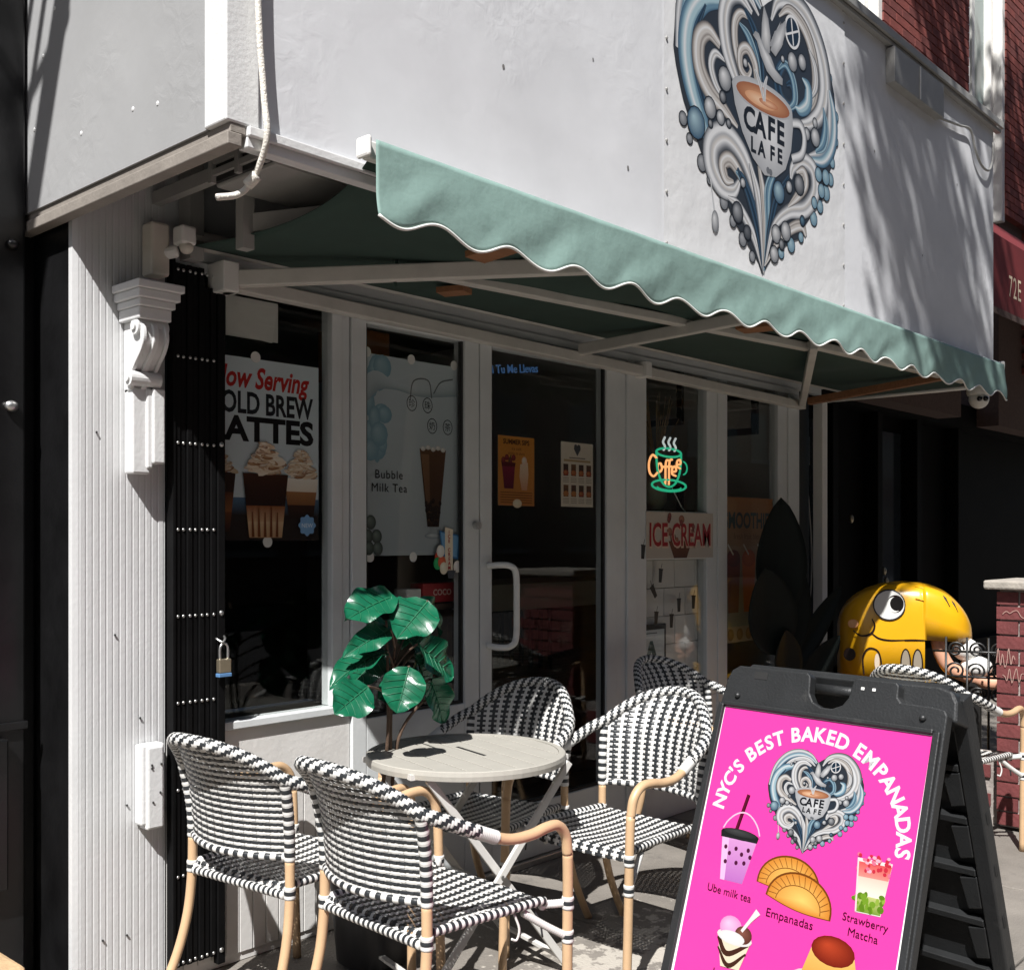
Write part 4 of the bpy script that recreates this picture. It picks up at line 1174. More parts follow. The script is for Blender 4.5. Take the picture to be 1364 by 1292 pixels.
# orange drinks poster and menu sheet on the door
t, A = poster('summer_drinks_poster', 'orange poster with a berry drink and a milk drink in the door', 'poster', 3.440, 3.680, 1.598, 1.905, rgb(206,136,52), bg2=rgb(186,120,60))
A.text('SUMMER SIPS', 0.12, 0.272, 0.030, rgb(70,34,18), bold=0.001); A.text('ice cold', 0.12, 0.246, 0.020, rgb(90,44,22)); A.text('drinks to share', 0.12, 0.226, 0.018, rgb(90,44,22))
A.poly([(0.025,0.175),(0.110,0.175),(0.100,0.075),(0.040,0.075)], rgb(128,34,58), rgb(92,22,44)); A.poly([(0.02,0.195),(0.115,0.19),(0.11,0.172),(0.025,0.172)], rgb(84,24,30))
for k in range(4): A.disc(0.035+k*0.022, 0.20+0.012*(k%2), 0.014, 0.014, rgb(96,26,34), rgb(150,60,60), n=9)
A.ribbon([(0.07,0.19),(0.085,0.225)], [.006,.006], [rgb(50,70,40)]*2, smooth=False)
A.poly([(0.145,0.185),(0.195,0.195),(0.20,0.14),(0.19,0.07),(0.155,0.07),(0.14,0.13)], rgb(232,206,180), rgb(206,150,116)); A.disc(0.172,0.20,0.018,0.02, rgb(230,190,170), rgb(244,224,210), n=10)
for k in range(5): A.rect(0.015, 0.012+k*0.011, 0.225, 0.016+k*0.011, rgb(120,66,30))
A.disc(0.125,0.010,0.030,0.020, rgb(230,206,176), rgb(240,226,206), n=14)
finish(t, A, 3.440, 1.598)
t, A = poster('menu_sheet', 'white menu sheet with two rows of pastry pictures in the door', 'poster', 3.869, 4.108, 1.602, 1.905, rgb(216,204,188))
q = [(0.12+0.028*x_, 0.27+0.030*y_) for x_, y_ in ((0,-1),(-.9,.1),(-.8,.7),(-.35,.9),(0,.6),(.35,.9),(.8,.7),(.9,.1))]
A.poly(q, rgb(70,74,80)); A.rect(0.02,0.212,0.22,0.222, rgb(176,148,110)); A.rect(0.06,0.228,0.18,0.233, rgb(120,110,100))
for r_ in range(2):
    for k in range(4):
        x = 0.035+k*0.057; z = 0.145-r_*0.098
        A.rect(x-0.018, z, x+0.018, z+0.055, rr.choice([rgb(96,66,50),rgb(70,52,44),rgb(120,84,56)]), rgb(60,40,34)); A.disc(x, z+0.014, 0.021, 0.014, rr.choice([rgb(160,80,44),rgb(140,40,34),rgb(176,110,60)]), rgb(196,130,80), n=10)
        for m_ in range(3): A.rect(x-0.022, z-0.012-m_*0.009, x+0.022, z-0.009-m_*0.009, rgb(140,126,112))
finish(t, A, 3.869, 1.602)
# small lit word inside
t = wthing('lit_word_sign', 'faint blue lit word sign deep inside the door', 'sign', (3.7, 3.6, 2.3))
v_, f_ = txt('Si Tu Me Llevas', 0.055, bold=0.0006, depth=0.002)
mm = MB(); mm.v = v_; mm.f = f_; mm.m = [0]*len(f_)
M['blue_lit'] = emit_mat('blue_lit_text', (0.05,0.12,0.26), 0.22)
mm.build('lettering', 'blue_lit', t, loc=(3.73,3.40,2.225), rot=(PI/2,-0.13,0))

# neon coffee cup
t = wthing('neon_sign', 'glowing green and orange neon coffee cup sign behind the narrow window', 'neon sign', (4.77, 3.25, 1.70))
NY = 3.238
def neon(name, pts, m, r=0.0058): MB().tube([(x, NY, z) for x, z in pts], r, 8).build(name, m, t, smooth=True)
ell = lambda cx, cz, rx, rz, a0=0, a1=360, n=28: [(cx+rx*math.cos(math.radians(a0+(a1-a0)*i/n)), cz+rz*math.sin(math.radians(a0+(a1-a0)*i/n))) for i in range(n+1)]
neon('cup_rim', ell(4.765,1.905,0.115,0.022), 'neon_green')
neon('cup_bowl', [(4.650,1.90)]+[(p.x,p.y) for p in cr([(4.652,1.86,0),(4.665,1.80,0),(4.705,1.745,0),(4.765,1.725,0),(4.825,1.745,0),(4.865,1.80,0),(4.878,1.86,0),(4.880,1.90,0)],5)], 'neon_green')
neon('saucer', ell(4.768,1.732,0.158,0.030), 'neon_green'); neon('saucer_inner', ell(4.768,1.724,0.110,0.016,180,360), 'neon_green', 0.004)
neon('cup_handle', ell(4.895,1.83,0.042,0.035,-80,80,14), 'neon_green', 0.004)
for k, x in enumerate((4.715,4.765,4.815)):
    neon('steam', [(p.x,p.y) for p in cr([(x,1.915,0),(x+0.014,1.935,0),(x-0.004,1.958,0),(x+0.014,1.985,0)],5)], 'neon_white')
def word(paths):
    for p in paths: neon('letter', [(q.x, q.y) for q in cr([(a_, b_, 0) for a_, b_ in p], 5)], 'neon_orange')
word([[(4.655,1.87),(4.615,1.885),(4.585,1.845),(4.590,1.795),(4.625,1.775),(4.660,1.795)],
      [(4.690,1.845),(4.667,1.840),(4.662,1.815),(4.682,1.800),(4.702,1.820),(4.690,1.845)],
      [(4.760,1.865),(4.742,1.862),(4.734,1.83),(4.733,1.77),(4.730,1.735)], [(4.712,1.828),(4.760,1.832)],
      [(4.795,1.870),(4.775,1.865),(4.767,1.83),(4.766,1.77),(4.764,1.735)], [(4.748,1.830),(4.792,1.834)],
      [(4.792,1.805),(4.832,1.812),(4.822,1.835),(4.798,1.825),(4.795,1.795),(4.830,1.785)],
      [(4.838,1.845),(4.875,1.852),(4.868,1.872),(4.845,1.866),(4.840,1.838),(4.875,1.825)]])
MB().tube([(4.80,NY+0.004,1.72),(4.90,NY+0.01,1.62),(4.95,NY+0.02,1.60)],0.003,6).build('wire', 'white_plastic', t)

# ice cream lettering on the broad rail
t = wthing('ice_cream_sign', 'white strip sign reading ice cream in red with a cone in the middle', 'sign', (4.8, 3.2, 1.345))
MB().box(4.500,5.130,3.1965,3.1995,1.350,1.590).build('board', 'white_dull', t)
A = Art(0.00015); A.rect(0,0,0.63,0.24, rgb(188,178,166), rgb(176,168,158))
A.poly([(0.20,0.09),(0.42,0.09),(0.37,0.0),(0.25,0.0)], rgb(110,60,36), rgb(70,34,24))
for k in range(9): A.disc(0.20+rr.uniform(0,.22), 0.10+rr.uniform(-.03,.12), rr.uniform(.012,.03), rr.uniform(.012,.025), rr.choice([rgb(96,28,26),rgb(130,80,60),rgb(70,40,34)]), rgb(160,110,90), n=10)
A.text('ICE CREAM', 0.318, 0.062, 0.168, rgb(206,180,160), bold=0.009, sx=0.70); A.text('ICE CREAM', 0.315, 0.066, 0.168, rgb(150,24,34), bold=0.003, sx=0.70)
for x, z in ((.20,.20),(.21,.22),(.315,.185),(.43,.165)): A.disc(x, z, 0.014, 0.018, rgb(90,30,30), rgb(150,80,70), n=10)
A.build('print', 'print', t, (4.500, 3.1960, 1.350), FACE_S)

# letter grade card and cup stickers on the lower pane
t = wthing('grade_card', 'framed white card with a large letter A low in the window', 'card', (4.64, 3.25, 0.66))
MB().box(4.515,4.735,3.234,3.246,0.672,1.010).build('frame', 'black_dull', t, bevel=0.004)
A = Art(0.0003); A.rect(0,0,0.185,0.29, rgb(206,214,216)); A.text('A', 0.070, 0.07, 0.23, rgb(30,70,70), bold=0.006); A.rect(0.02,0.27,0.12,0.276, rgb(90,100,104)); A.rect(0.12,0.02,0.16,0.04, rgb(60,64,70))
A.build('print', 'print', t, (4.530, 3.2335, 0.692), FACE_S)
for k, (x, z, rot) in enumerate(((4.66,1.26,0.1),(4.60,1.18,-0.6),(4.83,1.10,0),(4.97,1.11,0.05),(4.62,1.04,0.1),(4.76,1.02,0.05),(4.478,1.385,0.1))):
    A = Art(0.0002); A.poly([(-0.018,0.03),(0.018,0.03),(0.013,-0.035),(-0.013,-0.035)], rgb(44,46,48)); A.rect(-0.021,0.03,0.021,0.037, rgb(30,32,34))
    A.ribbon([(0.0,0.037),(0.008,0.065)], [.004,.004], [rgb(40,40,42)]*2, smooth=False)
    o = A.build('cup_sticker', 'print', None, (x, 3.2188 if k < 6 else 3.1995, z), (PI/2, rot, 0))
    tag(o, ['straw cup sticker on the glass right under the ice cream sign', 'cup sticker tipped over to one side on the glass', 'cup sticker at mid height of the lower pane', 'cup sticker on the lower pane next to the window post', 'cup sticker just above the corner of the grade card', 'lowest cup sticker on the pane, beside the grade card', 'cup sticker on the post beside the ice cream sign'][k], 'sticker', 'cup stickers')
# smoothie poster
t, A = poster('smoothie_poster', 'tan smoothie poster with orange drinks in the narrow end window', 'poster', 5.300, 5.850, 0.86, 1.690, rgb(170,112,58), bg2=rgb(96,122,118))
A.text('SMOOTHIES', 0.275, 0.655, 0.125, rgb(52,70,70), bold=0.004, sx=0.82); A.text('fresh fruit blends', 0.275, 0.59, 0.05, rgb(110,76,44))
for x, c1, c2 in ((0.10, rgb(120,40,36), rgb(90,26,30)), (0.27, rgb(190,96,34), rgb(160,74,28)), (0.43, rgb(150,110,60), rgb(90,110,70))):
    A.poly([(x-0.075,0.47),(x+0.075,0.47),(x+0.055,0.17),(x-0.055,0.17)], c1, c2); A.disc(x, 0.48, 0.075, 0.05, c2, c1, n=14); A.ribbon([(x,0.50),(x-0.06,0.56)], [.012,.012], [rgb(214,206,190)]*2, smooth=False)
A.rect(0,0,0.55,0.09, rgb(150,140,120)); 
for k in range(5): A.disc(0.07+k*0.1, 0.045, 0.035, 0.035, rgb(110,84,56), rgb(150,120,80), n=12)
finish(t, A, 5.300, 0.86)

# framed pictures on the white inner wall
for k, (y0, y1, z0, z1) in enumerate(((3.95,4.38,2.20,2.56),(3.40,3.70,2.10,2.36),(3.95,4.3,1.45,1.80))):
    t = wthing('picture_frame', ['black framed picture on the inner wall behind the neon sign','black framed picture on the inner wall next to the end window','small black framed picture low on the inner wall'][k], 'picture', (5.98, y0, z0))
    MB().box(5.96,5.989,y0,y1,z0,z1).build('frame', 'black_dull', t, bevel=0.004)
    MB().box(5.956,5.9595,y0+0.04,y1-0.04,z0+0.04,z1-0.04).build('picture', 'counter', t)
# counter, cafe table and shelf inside
ct = wthing('counter', 'pale topped cafe counter inside, behind the pull handle', 'counter', (5.0,4.5,0))
MB().box(4.45,5.6,4.25,4.8,0,1.039).build('body', 'dark_wood', ct); MB().box(4.40,5.65,4.20,4.85,1.04,1.19).build('top', 'room_white', ct)
for k in range(6): MB().box(4.48+k*0.085,4.50+k*0.085,4.18,4.1995,0.55,1.03).build('rail_bar', 'black_dull', ct)
it = wthing('inside_table', 'dark wooden table just inside the door', 'table', (4.0,4.1,0))
MB().box(3.7,4.5,3.75,4.4,0.70,0.74).build('top', 'dark_wood', it)
for x, y in ((3.75,3.8),(4.44,3.8),(3.75,4.34),(4.44,4.34)): MB().box(x,x+0.04,y,y+0.04,0,0.6995).build('leg', 'dark_wood', it)
pg = wthing('dried_grass', 'bunch of dried pampas grass in a white vase behind the neon', 'plant', (5.15,3.6,1.6))
MB().lathe([(0.03,0.0),(0.06,0.05),(0.065,0.15),(0.04,0.22)],14,(5.20,3.62,1.62)).build('vase', 'white_dull', pg, smooth=True)
ps = MB(); rr2 = random.Random(11)
for k in range(40):
    a_ = rr2.uniform(0,2*PI); b_ = rr2.uniform(.05,.16)
    ps.tube([(5.20,3.62,1.82),(5.20+b_*0.4*math.cos(a_),3.62+b_*0.4*math.sin(a_),2.0),(5.20+b_*math.cos(a_),3.62+b_*math.sin(a_),2.0+rr2.uniform(.1,.3))],0.002,4)
tag(ps.build('stems', 'tan_stone', pg), kind='stuff')
vs = MB().box(5.10,5.42,3.50,3.74,1.585,1.6195).box(5.24,5.28,3.6,3.64,0,1.5845)
tag(vs.build('plant_stand', 'dark_wood'), 'dark stand carrying the vase of dried grass', 'stand')

tp = wthing('tiled_panel', 'white tiled panel standing behind the cup stickers', 'panel', (4.8,3.28,0.3))
MB().box(4.46,5.16,3.272,3.30,0.30,1.345).build('backing', 'counter', tp)
for r_ in range(7):
    for k in range(4):
        x0 = 4.46+k*0.2-(0.1 if r_ % 2 else 0); x1 = min(5.16, x0+0.196); x0 = max(4.46, x0)
        if x1-x0 > 0.02: MB().box(x0, x1, 3.264, 3.2715, 0.30+r_*0.149, 0.30+r_*0.149+0.145).build('tile', 'white_plastic', tp, bevel=0.002)

# ================================================================== woven bistro chairs
def weave(mb, S, N, u_range, z_range, us, zs, A, w_warp, w_weft, h):
    """plain weave of alternating black and white strands over the surface S(u, z) with normal N"""
    eps = 1e-3
    def strand(pts, dirs, nors, w, mi):
        b = len(mb.v); k = len(pts)
        for p, d_, n_ in zip(pts, dirs, nors):
            for a_, c_ in ((-w/2, 0), (0, h), (w/2, 0), (0, -h)):
                mb.v.append(tuple(p + d_*a_ + n_*c_))
        for i in range(k-1):
            for j in range(4):
                a_ = b+i*4+j; c_ = b+i*4+(j+1) % 4
                mb.f.append((a_, c_, c_+4, a_+4)); mb.m.append(mi)
    du = us[1]-us[0]; dz = zs[1]-zs[0]
    for j, z in enumerate(zs):
        r = u_range(z)
        if not r: continue
        pts, dr, nr = [], [], []
        n = max(2, int((r[1]-r[0])/du*3))
        for k in range(n+1):
            u = r[0]+(r[1]-r[0])*k/n
            ph = (u-us[0])/du
            off = A*math.cos(PI*(ph+j))
            nn = N(u, z); t = (S(u, z+eps)-S(u, z)).normalized()
            pts.append(S(u, z)+nn*off); dr.append(t); nr.append(nn)
        strand(pts, dr, nr, w_weft, j % 2)
    for i, u in enumerate(us):
        r = z_range(u); pts, dr, nr = [], [], []
        n = max(2, int((r[1]-r[0])/dz*2))
        for k in range(n+1):
            z = r[0]+(r[1]-r[0])*k/n
            ph = (z-zs[0])/dz
            off = -A*math.cos(PI*(ph+i))
            nn = N(u, z); t = (S(u+eps, z)-S(u, z)).normalized()
            pts.append(S(u, z)+nn*off); dr.append(t); nr.append(nn)
        strand(pts, dr, nr, w_warp, i % 2)

ZB = 0.545
def rimz(u): s_ = 2*u-1; return 0.768+0.112*(1-abs(s_)**2.3)
def SB(u, z):
    s_ = 2*u-1; vv = (z-ZB)/0.32
    y = s_*(0.215+0.022*max(0, vv)**2)
    x = -0.004-0.068*(1-s_*s_) - 0.020*vv - 0.088*max(0, vv)**3.2*(1-0.45*s_*s_)
    return Vector((x, y, z))
def numN(S):
    def f(u, z):
        e = 1e-3
        a_ = S(u+e, z)-S(u-e, z); b_ = S(u, z+e)-S(u, z-e)
        return a_.cross(b_).normalized()
    return f
def make_chair():
    root = empty('bistro_chair', (0,0,0))
    # back panel
    mb = MB(); nw = 22
    us = [(i+0.5)/nw for i in range(nw)]
    zs = [ZB+0.006+i*0.0093 for i in range(36)]
    def ur(z):
        if z <= 0.768: return (0.0, 1.0)
        q = 1-(z-0.768)/0.112
        if q <= 0.0: return None
        s_ = min(1.0, (1-(z-0.768)/0.112)**(1/2.3)); 
        return ((1-s_)/2, (1+s_)/2) if s_ > 0.12 else None
    weave(mb, SB, numN(SB), ur, lambda u: (ZB, rimz(u)), us, zs, 0.0017, 0.0115, 0.0090, 0.0007)
    tag(mb.build('back_weave', ['strand_w', 'strand_b'], root), kind='stuff')
    # seat
    def SS(u, z):      # u across, z along the depth (0 back .. 1 front), rolls over the front rail
        s_ = 2*u-1; hw = 0.205+0.03*z
        zz = 0.455-0.012*(1-s_*s_)*math.sin(PI*min(1, max(0, z)))
        x = -0.004+0.435*min(z, 1.0)
        x -= 0.012*(s_*s_)*z
        if z > 0.94:
            t = (z-0.94)/0.12; zz -= 0.034*t*t; x = -0.004+0.435*0.94+0.030*math.sin(min(1, t)*PI/2) - 0.012*s_*s_
        if z < 0.04: zz -= 0.02*(0.04-z)/0.04
        return Vector((x, s_*hw, zz))
    mb = MB(); nw = 23; us = [(i+0.5)/nw for i in range(nw)]; zs = [0.0+(i+0.5)*1.06/48 for i in range(48)]
    NS = numN(SS)
    weave(mb, SS, lambda u, z: -NS(u, z) if NS(u, z).z < 0 and z < 0.93 else (NS(u, z) if NS(u, z).z > 0 else -NS(u, z)), lambda z: (0.0, 1.0), lambda u: (0.0, 1.06), us, zs, 0.0017, 0.0115, 0.0088, 0.0007)
    tag(mb.build('seat_weave', ['strand_w', 'strand_b'], root), kind='stuff')
    # wrapped tubes
    def wrapped(pts, r, pitch, name, colf, parent=root, n=12):
        p = resample([Vector(q) for q in pts], pitch/3)
        if (Vector(pts[-1])-p[-1]).length > 1e-4: p.append(Vector(pts[-1]))
        rr_ = [r*(0.93 if i % 3 == 0 else 1.02) for i in range(len(p))]
        m_ = MB().tube(p, rr_, n, colf=colf)
        return m_.build(name, ['strand_w', 'strand_b'], parent, smooth=True)
    stripe = lambda i, j: (i//3) % 2
    def hound(i, j):
        b_ = i//3; v = (b_//2 + j//2) % 2
        return 1-v if (b_ % 2 == 1 and j % 2 == 1) else v
    rim = [SB(k/30, rimz(k/30)) for k in range(31)]
    left = cr([(0.130,-0.268,0.700),(0.075,-0.263,0.722),(0.018,-0.250,0.748), tuple(rim[0])], 8)
    rgt = [Vector((p.x, -p.y, p.z)) for p in reversed(left)]
    wrapped(left[:-1]+rim+rgt[1:], 0.0195, 0.0085, 'rim', hound)
    # seat edge and lower bar of the back
    wrapped([SS(0.0, k/20*0.98) for k in range(21)], 0.0125, 0.0105, 'seat_rail', stripe)
    wrapped([SS(1.0, k/20*0.98) for k in range(21)], 0.0125, 0.0105, 'seat_rail', stripe)
    wrapped([SS(k/20, 0.0)-Vector((0.004,0,0.004)) for k in range(21)], 0.0125, 0.0105, 'seat_rail', stripe)
    wrapped([SS(k/20, 0.985)-Vector((0.006,0,0.012)) for k in range(21)], 0.0115, 0.0105, 'seat_rail', stripe)
    wrapped([SB(k/20, ZB-0.004) for k in range(21)], 0.0105, 0.017, 'back_rail', stripe)
    for s_ in (-1, 1):
        lg = cr([(-0.150,s_*0.238,0.0),(-0.098,s_*0.233,0.09),(-0.050,s_*0.228,0.19),(-0.018,s_*0.224,0.30),(-0.004,s_*0.222,0.42),(-0.002,s_*0.220,0.535)], 7)
        MB().tube(lg, 0.0145, 12).build('leg', 'bamboo', root, smooth=True)
        up = cr([(-0.002,s_*0.2205,0.530),(-0.004,s_*0.221,0.60),(-0.014,s_*0.226,0.68),(-0.030,s_*0.232,0.757)], 7)
        wrapped(up, 0.0165, 0.0135, 'back_post', stripe)
        arm = cr([(0.125,s_*0.268,0.702),(0.175,s_*0.274,0.681),(0.235,s_*0.281,0.665),(0.305,s_*0.285,0.664),(0.365,s_*0.284,0.672),(0.412,s_*0.281,0.668),(0.446,s_*0.278,0.635),(0.458,s_*0.276,0.580)], 7)
        MB().tube(arm, 0.0150, 12).build('arm', 'bamboo', root, smooth=True)
        fl_ = cr([(0.458,s_*0.276,0.585),(0.461,s_*0.274,0.48),(0.463,s_*0.270,0.25),(0.468,s_*0.266,0.0)], 6)
        MB().tube(fl_, 0.0148, 12).build('leg', 'bamboo', root, smooth=True)
        cf = cr([(0.118,s_*0.267,0.705),(0.150,s_*0.271,0.692),(0.185,s_*0.275,0.678)], 5)
        wrapped(cf, 0.0185, 0.006, 'cuff', lambda i, j: 0)
        wrapped(cr([(0.405,s_*0.222,0.440),(0.435,s_*0.250,0.442),(0.458,s_*0.270,0.445)],4), 0.0115, 0.007, 'corner_link', lambda i, j: 0)
        wrapped(cr([(0.335,s_*0.222,0.435),(0.395,s_*0.245,0.392),(0.458,s_*0.270,0.352)],4), 0.0105, 0.007, 'brace', lambda i, j: 0)
        for (x, y, z) in ((0.462,0.2735,0.445),(0.4625,0.2722,0.352),(-0.003,0.2215,0.440)):
            wrapped([(x,s_*y,z-0.018),(x,s_*y,z+0.018)], 0.0172, 0.0120, 'band', lambda i, j: 1 if 3 <= i < 6 else 0)
    # loose strand ends under the seat
    MB().tube(cr([(0.30,-0.225,0.44),(0.31,-0.235,0.40),(0.305,-0.23,0.37),(0.29,-0.225,0.375)],4), 0.0035, 6).build('loose_strand', 'strand_w', root, smooth=True)
    MB().tube(cr([(0.37,-0.228,0.44),(0.385,-0.24,0.40),(0.39,-0.245,0.36)],4), 0.0030, 6).build('loose_strand', 'strand_b', root, smooth=True)
    return root
proto = make_chair()
chairs = [((1.832,2.775), 6, 'woven chair by the black gate with its back to the fluted pilaster'),
          ((1.868,2.205), -3, 'woven chair at the cream table, with its back to us, furthest from the facade'),
          ((3.080,2.800), 188, 'shaded woven chair facing us between table and shop door'),
          ((3.215,2.270), 178, 'sunlit woven chair facing us beside the pink sandwich board'),
          ((4.200,2.800), 262, 'woven chair by the posts, its back just showing above the sunlit chair'),
          ((4.860,1.940), -4, 'woven chair behind the sandwich board, turned to the brick pier')]
for k, ((x, y), a_, lab) in enumerate(chairs):
    c = proto if k == 0 else copy_tree(proto)
    c.location = (x, y, 0); c.rotation_euler = (0, 0, math.radians(a_))
    tag(c, lab, 'chair', 'black and white woven bistro chairs')

# ================================================================== folding round tables
def make_table():
    t = empty('folding_table', (0,0,0)); R_ = 0.333; Zt = 0.74
    pr = [(R_-0.022, -0.030), (R_, -0.030), (R_+0.002, -0.015), (R_, -0.002), (R_-0.004, 0.0), (R_-0.022, 0.0)]
    m_ = MB(); n = 64
    for i in range(n):
        for (r, z) in pr: m_.v.append((r*math.cos(2*PI*i/n), r*math.sin(2*PI*i/n), Zt+z))
    k = len(pr)
    for i in range(n):
        for j in range(k):
            a_ = i*k+j; b_ = i*k+(j+1) % k; c_ = ((i+1) % n)*k+(j+1) % k; d_ = ((i+1) % n)*k+j
            m_.f.append((a_, d_, c_, b_)); m_.m.append(0)
    m_.build('rim', 'table', t, smooth=False, bevel=0)
    ns = 8; w_ = 2*(R_-0.024)/ns
    for i in range(ns):
        x0 = -(R_-0.024)+i*w_+0.003; x1 = x0+w_-0.006
        top = []
        steps = 8
        P_ = [(x0+(x1-x0)*q/steps) for q in range(steps+1)]
        yy = [math.sqrt(max(0, (R_-0.023)**2-x*x)) for x in P_]
        poly = [(x, -y) for x, y in zip(P_, yy)] + [(x, y) for x, y in reversed(list(zip(P_, yy)))]
        MB().prism(poly, lambda x, y: (x, y, Zt-0.014), lambda x, y: (x, y, Zt-0.0025)).build('slat', 'table', t, bevel=0.0015)
    MB().box(0.012,0.024,-0.09,0.09,Zt-0.0024,Zt-0.0016).build('slot', 'black_dull', t)
    MB().box(-0.30,0.30,-0.17,-0.145,Zt-0.032,Zt-0.0145).box(-0.30,0.30,0.145,0.17,Zt-0.032,Zt-0.0145).build('under_rail', 'table_leg', t)
    for s_ in (-1, 1):
        MB().bar((0.27, s_*0.215, Zt-0.03), (-0.29, s_*0.215, 0.012), 0.014, 0.026).build('leg', 'table_leg', t, bevel=0.003)
        MB().bar((-0.25, s_*0.190, Zt-0.03), (0.29, s_*0.190, 0.012), 0.014, 0.026).build('leg', 'table_leg', t, bevel=0.003)
        MB().tube([(0,s_*0.180,0.375),(0,s_*0.226,0.375)], 0.006, 8).build('pivot', 'steel', t)
    MB().bar((-0.25,-0.215,0.062),(-0.25,0.215,0.062),0.020,0.010).build('stretcher', 'table_leg', t)
    MB().bar((0.25,-0.190,0.062),(0.25,0.190,0.062),0.020,0.010).build('stretcher', 'table_leg', t)
    MB().bar((0.06,-0.190,0.29),(0.06,0.190,0.29),0.014,0.014).build('stretcher', 'table_leg', t)
    return t
tb = make_table(); tb.location = (2.573, 2.562, 0); tb.rotation_euler = (0,0,math.radians(-14))
tag(tb, 'round cream slatted folding table between the four woven chairs', 'table', 'round folding tables')
tb2 = copy_tree(tb); tb2.location = (4.40, 2.02, 0); tb2.rotation_euler = (0,0,math.radians(20))
tag(tb2, 'round cream table almost hidden behind the sandwich board', 'table', 'round folding tables')

# ================================================================== fiddle leaf fig
def leaf_mesh(L, W, cup, droop, seed, vein=True):
    rn = random.Random(seed)
    def f(u, v):
        s_ = (u-0.5)*2; t = v
        wv = W/2*(math.sin(PI*min(1, t**0.72)))**0.62 if 0 < t < 1 else 0.0
        wv *= (0.82+0.30*t)
        wave = 0.012*math.sin(t*13+seed)*abs(s_)**2
        return (s_*wv, L*t, cup*abs(s_)**1.5*wv - droop*t*t*L + wave - 0.006*(1-abs(s_))**6 + 0.006*abs(s_)*math.sin(t*24)*0.5)
    m_ = MB().grid(f, 14, 18)
    b = len(m_.v)
    mids = [(f(0.5, k/18)) for k in range(19)]
    m_.tube([(p[0], p[1], p[2]+0.003) for p in mids], [0.0032*(1-0.8*k/18) for k in range(19)], 5, mi=1)
    for k in range(1, 6):
        t = 0.14*k
        for s_ in (-1, 1):
            pts = []
            for q in range(6):
                uu = 0.5+s_*0.46*q/5; vv = min(0.97, t+0.17*q/5)
                p = f(uu, vv); pts.append((p[0], p[1], p[2]+0.0022))
            m_.tube(pts, [0.0018*(1-0.7*q/5) for q in range(6)], 4, mi=1)
    return m_.mesh('leaf', ['leaf', 'vein'], smooth=True)
pl = wthing('fiddle_leaf_fig', 'glossy green potted fig plant with big round leaves behind the table', 'plant', (2.42, 2.80, 0))
MB().lathe([(0.10,0.0),(0.125,0.02),(0.15,0.30),(0.155,0.33),(0.145,0.33),(0.14,0.30)],24,(2.42,2.86,0)).build('pot', 'pot', pl, smooth=True)
MB().lathe([(0.139,0.285),(0.10,0.292),(0.02,0.297)],20,(2.42,2.86,0)).build('soil', 'soil', pl)
stems = [[(2.42,2.86,0.28),(2.41,2.80,0.60),(2.40,2.76,0.80),(2.39,2.75,1.02),(2.375,2.74,1.18)],
         [(2.44,2.87,0.28),(2.44,2.80,0.60),(2.42,2.77,0.82),(2.42,2.76,1.0),(2.45,2.77,1.16)],
         [(2.43,2.85,0.28),(2.44,2.79,0.60),(2.45,2.76,0.78),(2.52,2.75,0.87),(2.58,2.75,0.90)]]
for s_ in stems: MB().tube(cr(s_, 6), [0.008*(1-0.5*i/24) for i in range(25)], 8).build('stem', 'stem', pl, smooth=True)
meshes = [leaf_mesh(0.21, 0.155, 0.22, 0.18, 1), leaf_mesh(0.20, 0.14, 0.30, 0.32, 2), leaf_mesh(0.19, 0.185, 0.10, 0.10, 3), leaf_mesh(0.22, 0.115, 0.35, 0.36, 4)]
def put_leaf(base, tip, nrm, mi, s=1.0, stem_from=None):
    base = Vector(base); y = (Vector(tip)-base); L = y.length; y.normalize()
    n_ = Vector(nrm); z = (n_-y*n_.dot(y)).normalized(); x = y.cross(z)
    o = share('leaf', meshes[mi], pl)
    lm = (0.21, 0.20, 0.19, 0.22)[mi]; k = L/lm*s
    o.matrix_basis = Matrix(((x.x*k, y.x*k, z.x*k, base.x), (x.y*k, y.y*k, z.y*k, base.y), (x.z*k, y.z*k, z.z*k, base.z), (0,0,0,1)))
    if stem_from: MB().tube(cr([stem_from, (Vector(stem_from)+base)/2+Vector((0,0,0.01)), base], 4), 0.004, 6).build('leaf_stalk', 'stem', pl, smooth=True)
V3 = Vector
put_leaf((2.362, 2.7, 1.262), (2.141, 2.68, 1.216), (-0.35, -0.6, 0.7), 0, 0.88, stem_from=(2.418, 2.745, 1.140))
put_leaf((2.452, 2.62, 1.246), (2.285, 2.6, 1.131), (-0.62, -0.62, 0.45), 2, 0.88, stem_from=(2.418, 2.745, 1.140))
put_leaf((2.341, 2.68, 1.156), (2.134, 2.66, 1.11), (-0.2, -0.75, 0.6), 3, 0.84, stem_from=(2.416, 2.745, 1.086))
put_leaf((2.359, 2.72, 1.083), (2.06, 2.7, 1.053), (0.0, -0.35, 0.9), 3, 0.76, stem_from=(2.413, 2.745, 1.013))
put_leaf((2.333, 2.58, 1.042), (2.259, 2.56, 0.899), (-0.66, -0.72, 0.25), 2, 0.94, stem_from=(2.411, 2.745, 0.972))
put_leaf((2.229, 2.66, 0.982), (2.057, 2.64, 0.905), (-0.45, -0.75, 0.4), 2, 0.80, stem_from=(2.409, 2.745, 0.912))
put_leaf((2.614, 2.84, 1.236), (2.77, 2.82, 1.128), (-0.25, -0.6, 0.7), 3, 1.00, stem_from=(2.418, 2.745, 1.140))
put_leaf((2.552, 2.78, 1.085), (2.741, 2.76, 0.966), (-0.2, -0.75, 0.5), 0, 1.00, stem_from=(2.413, 2.745, 1.015))
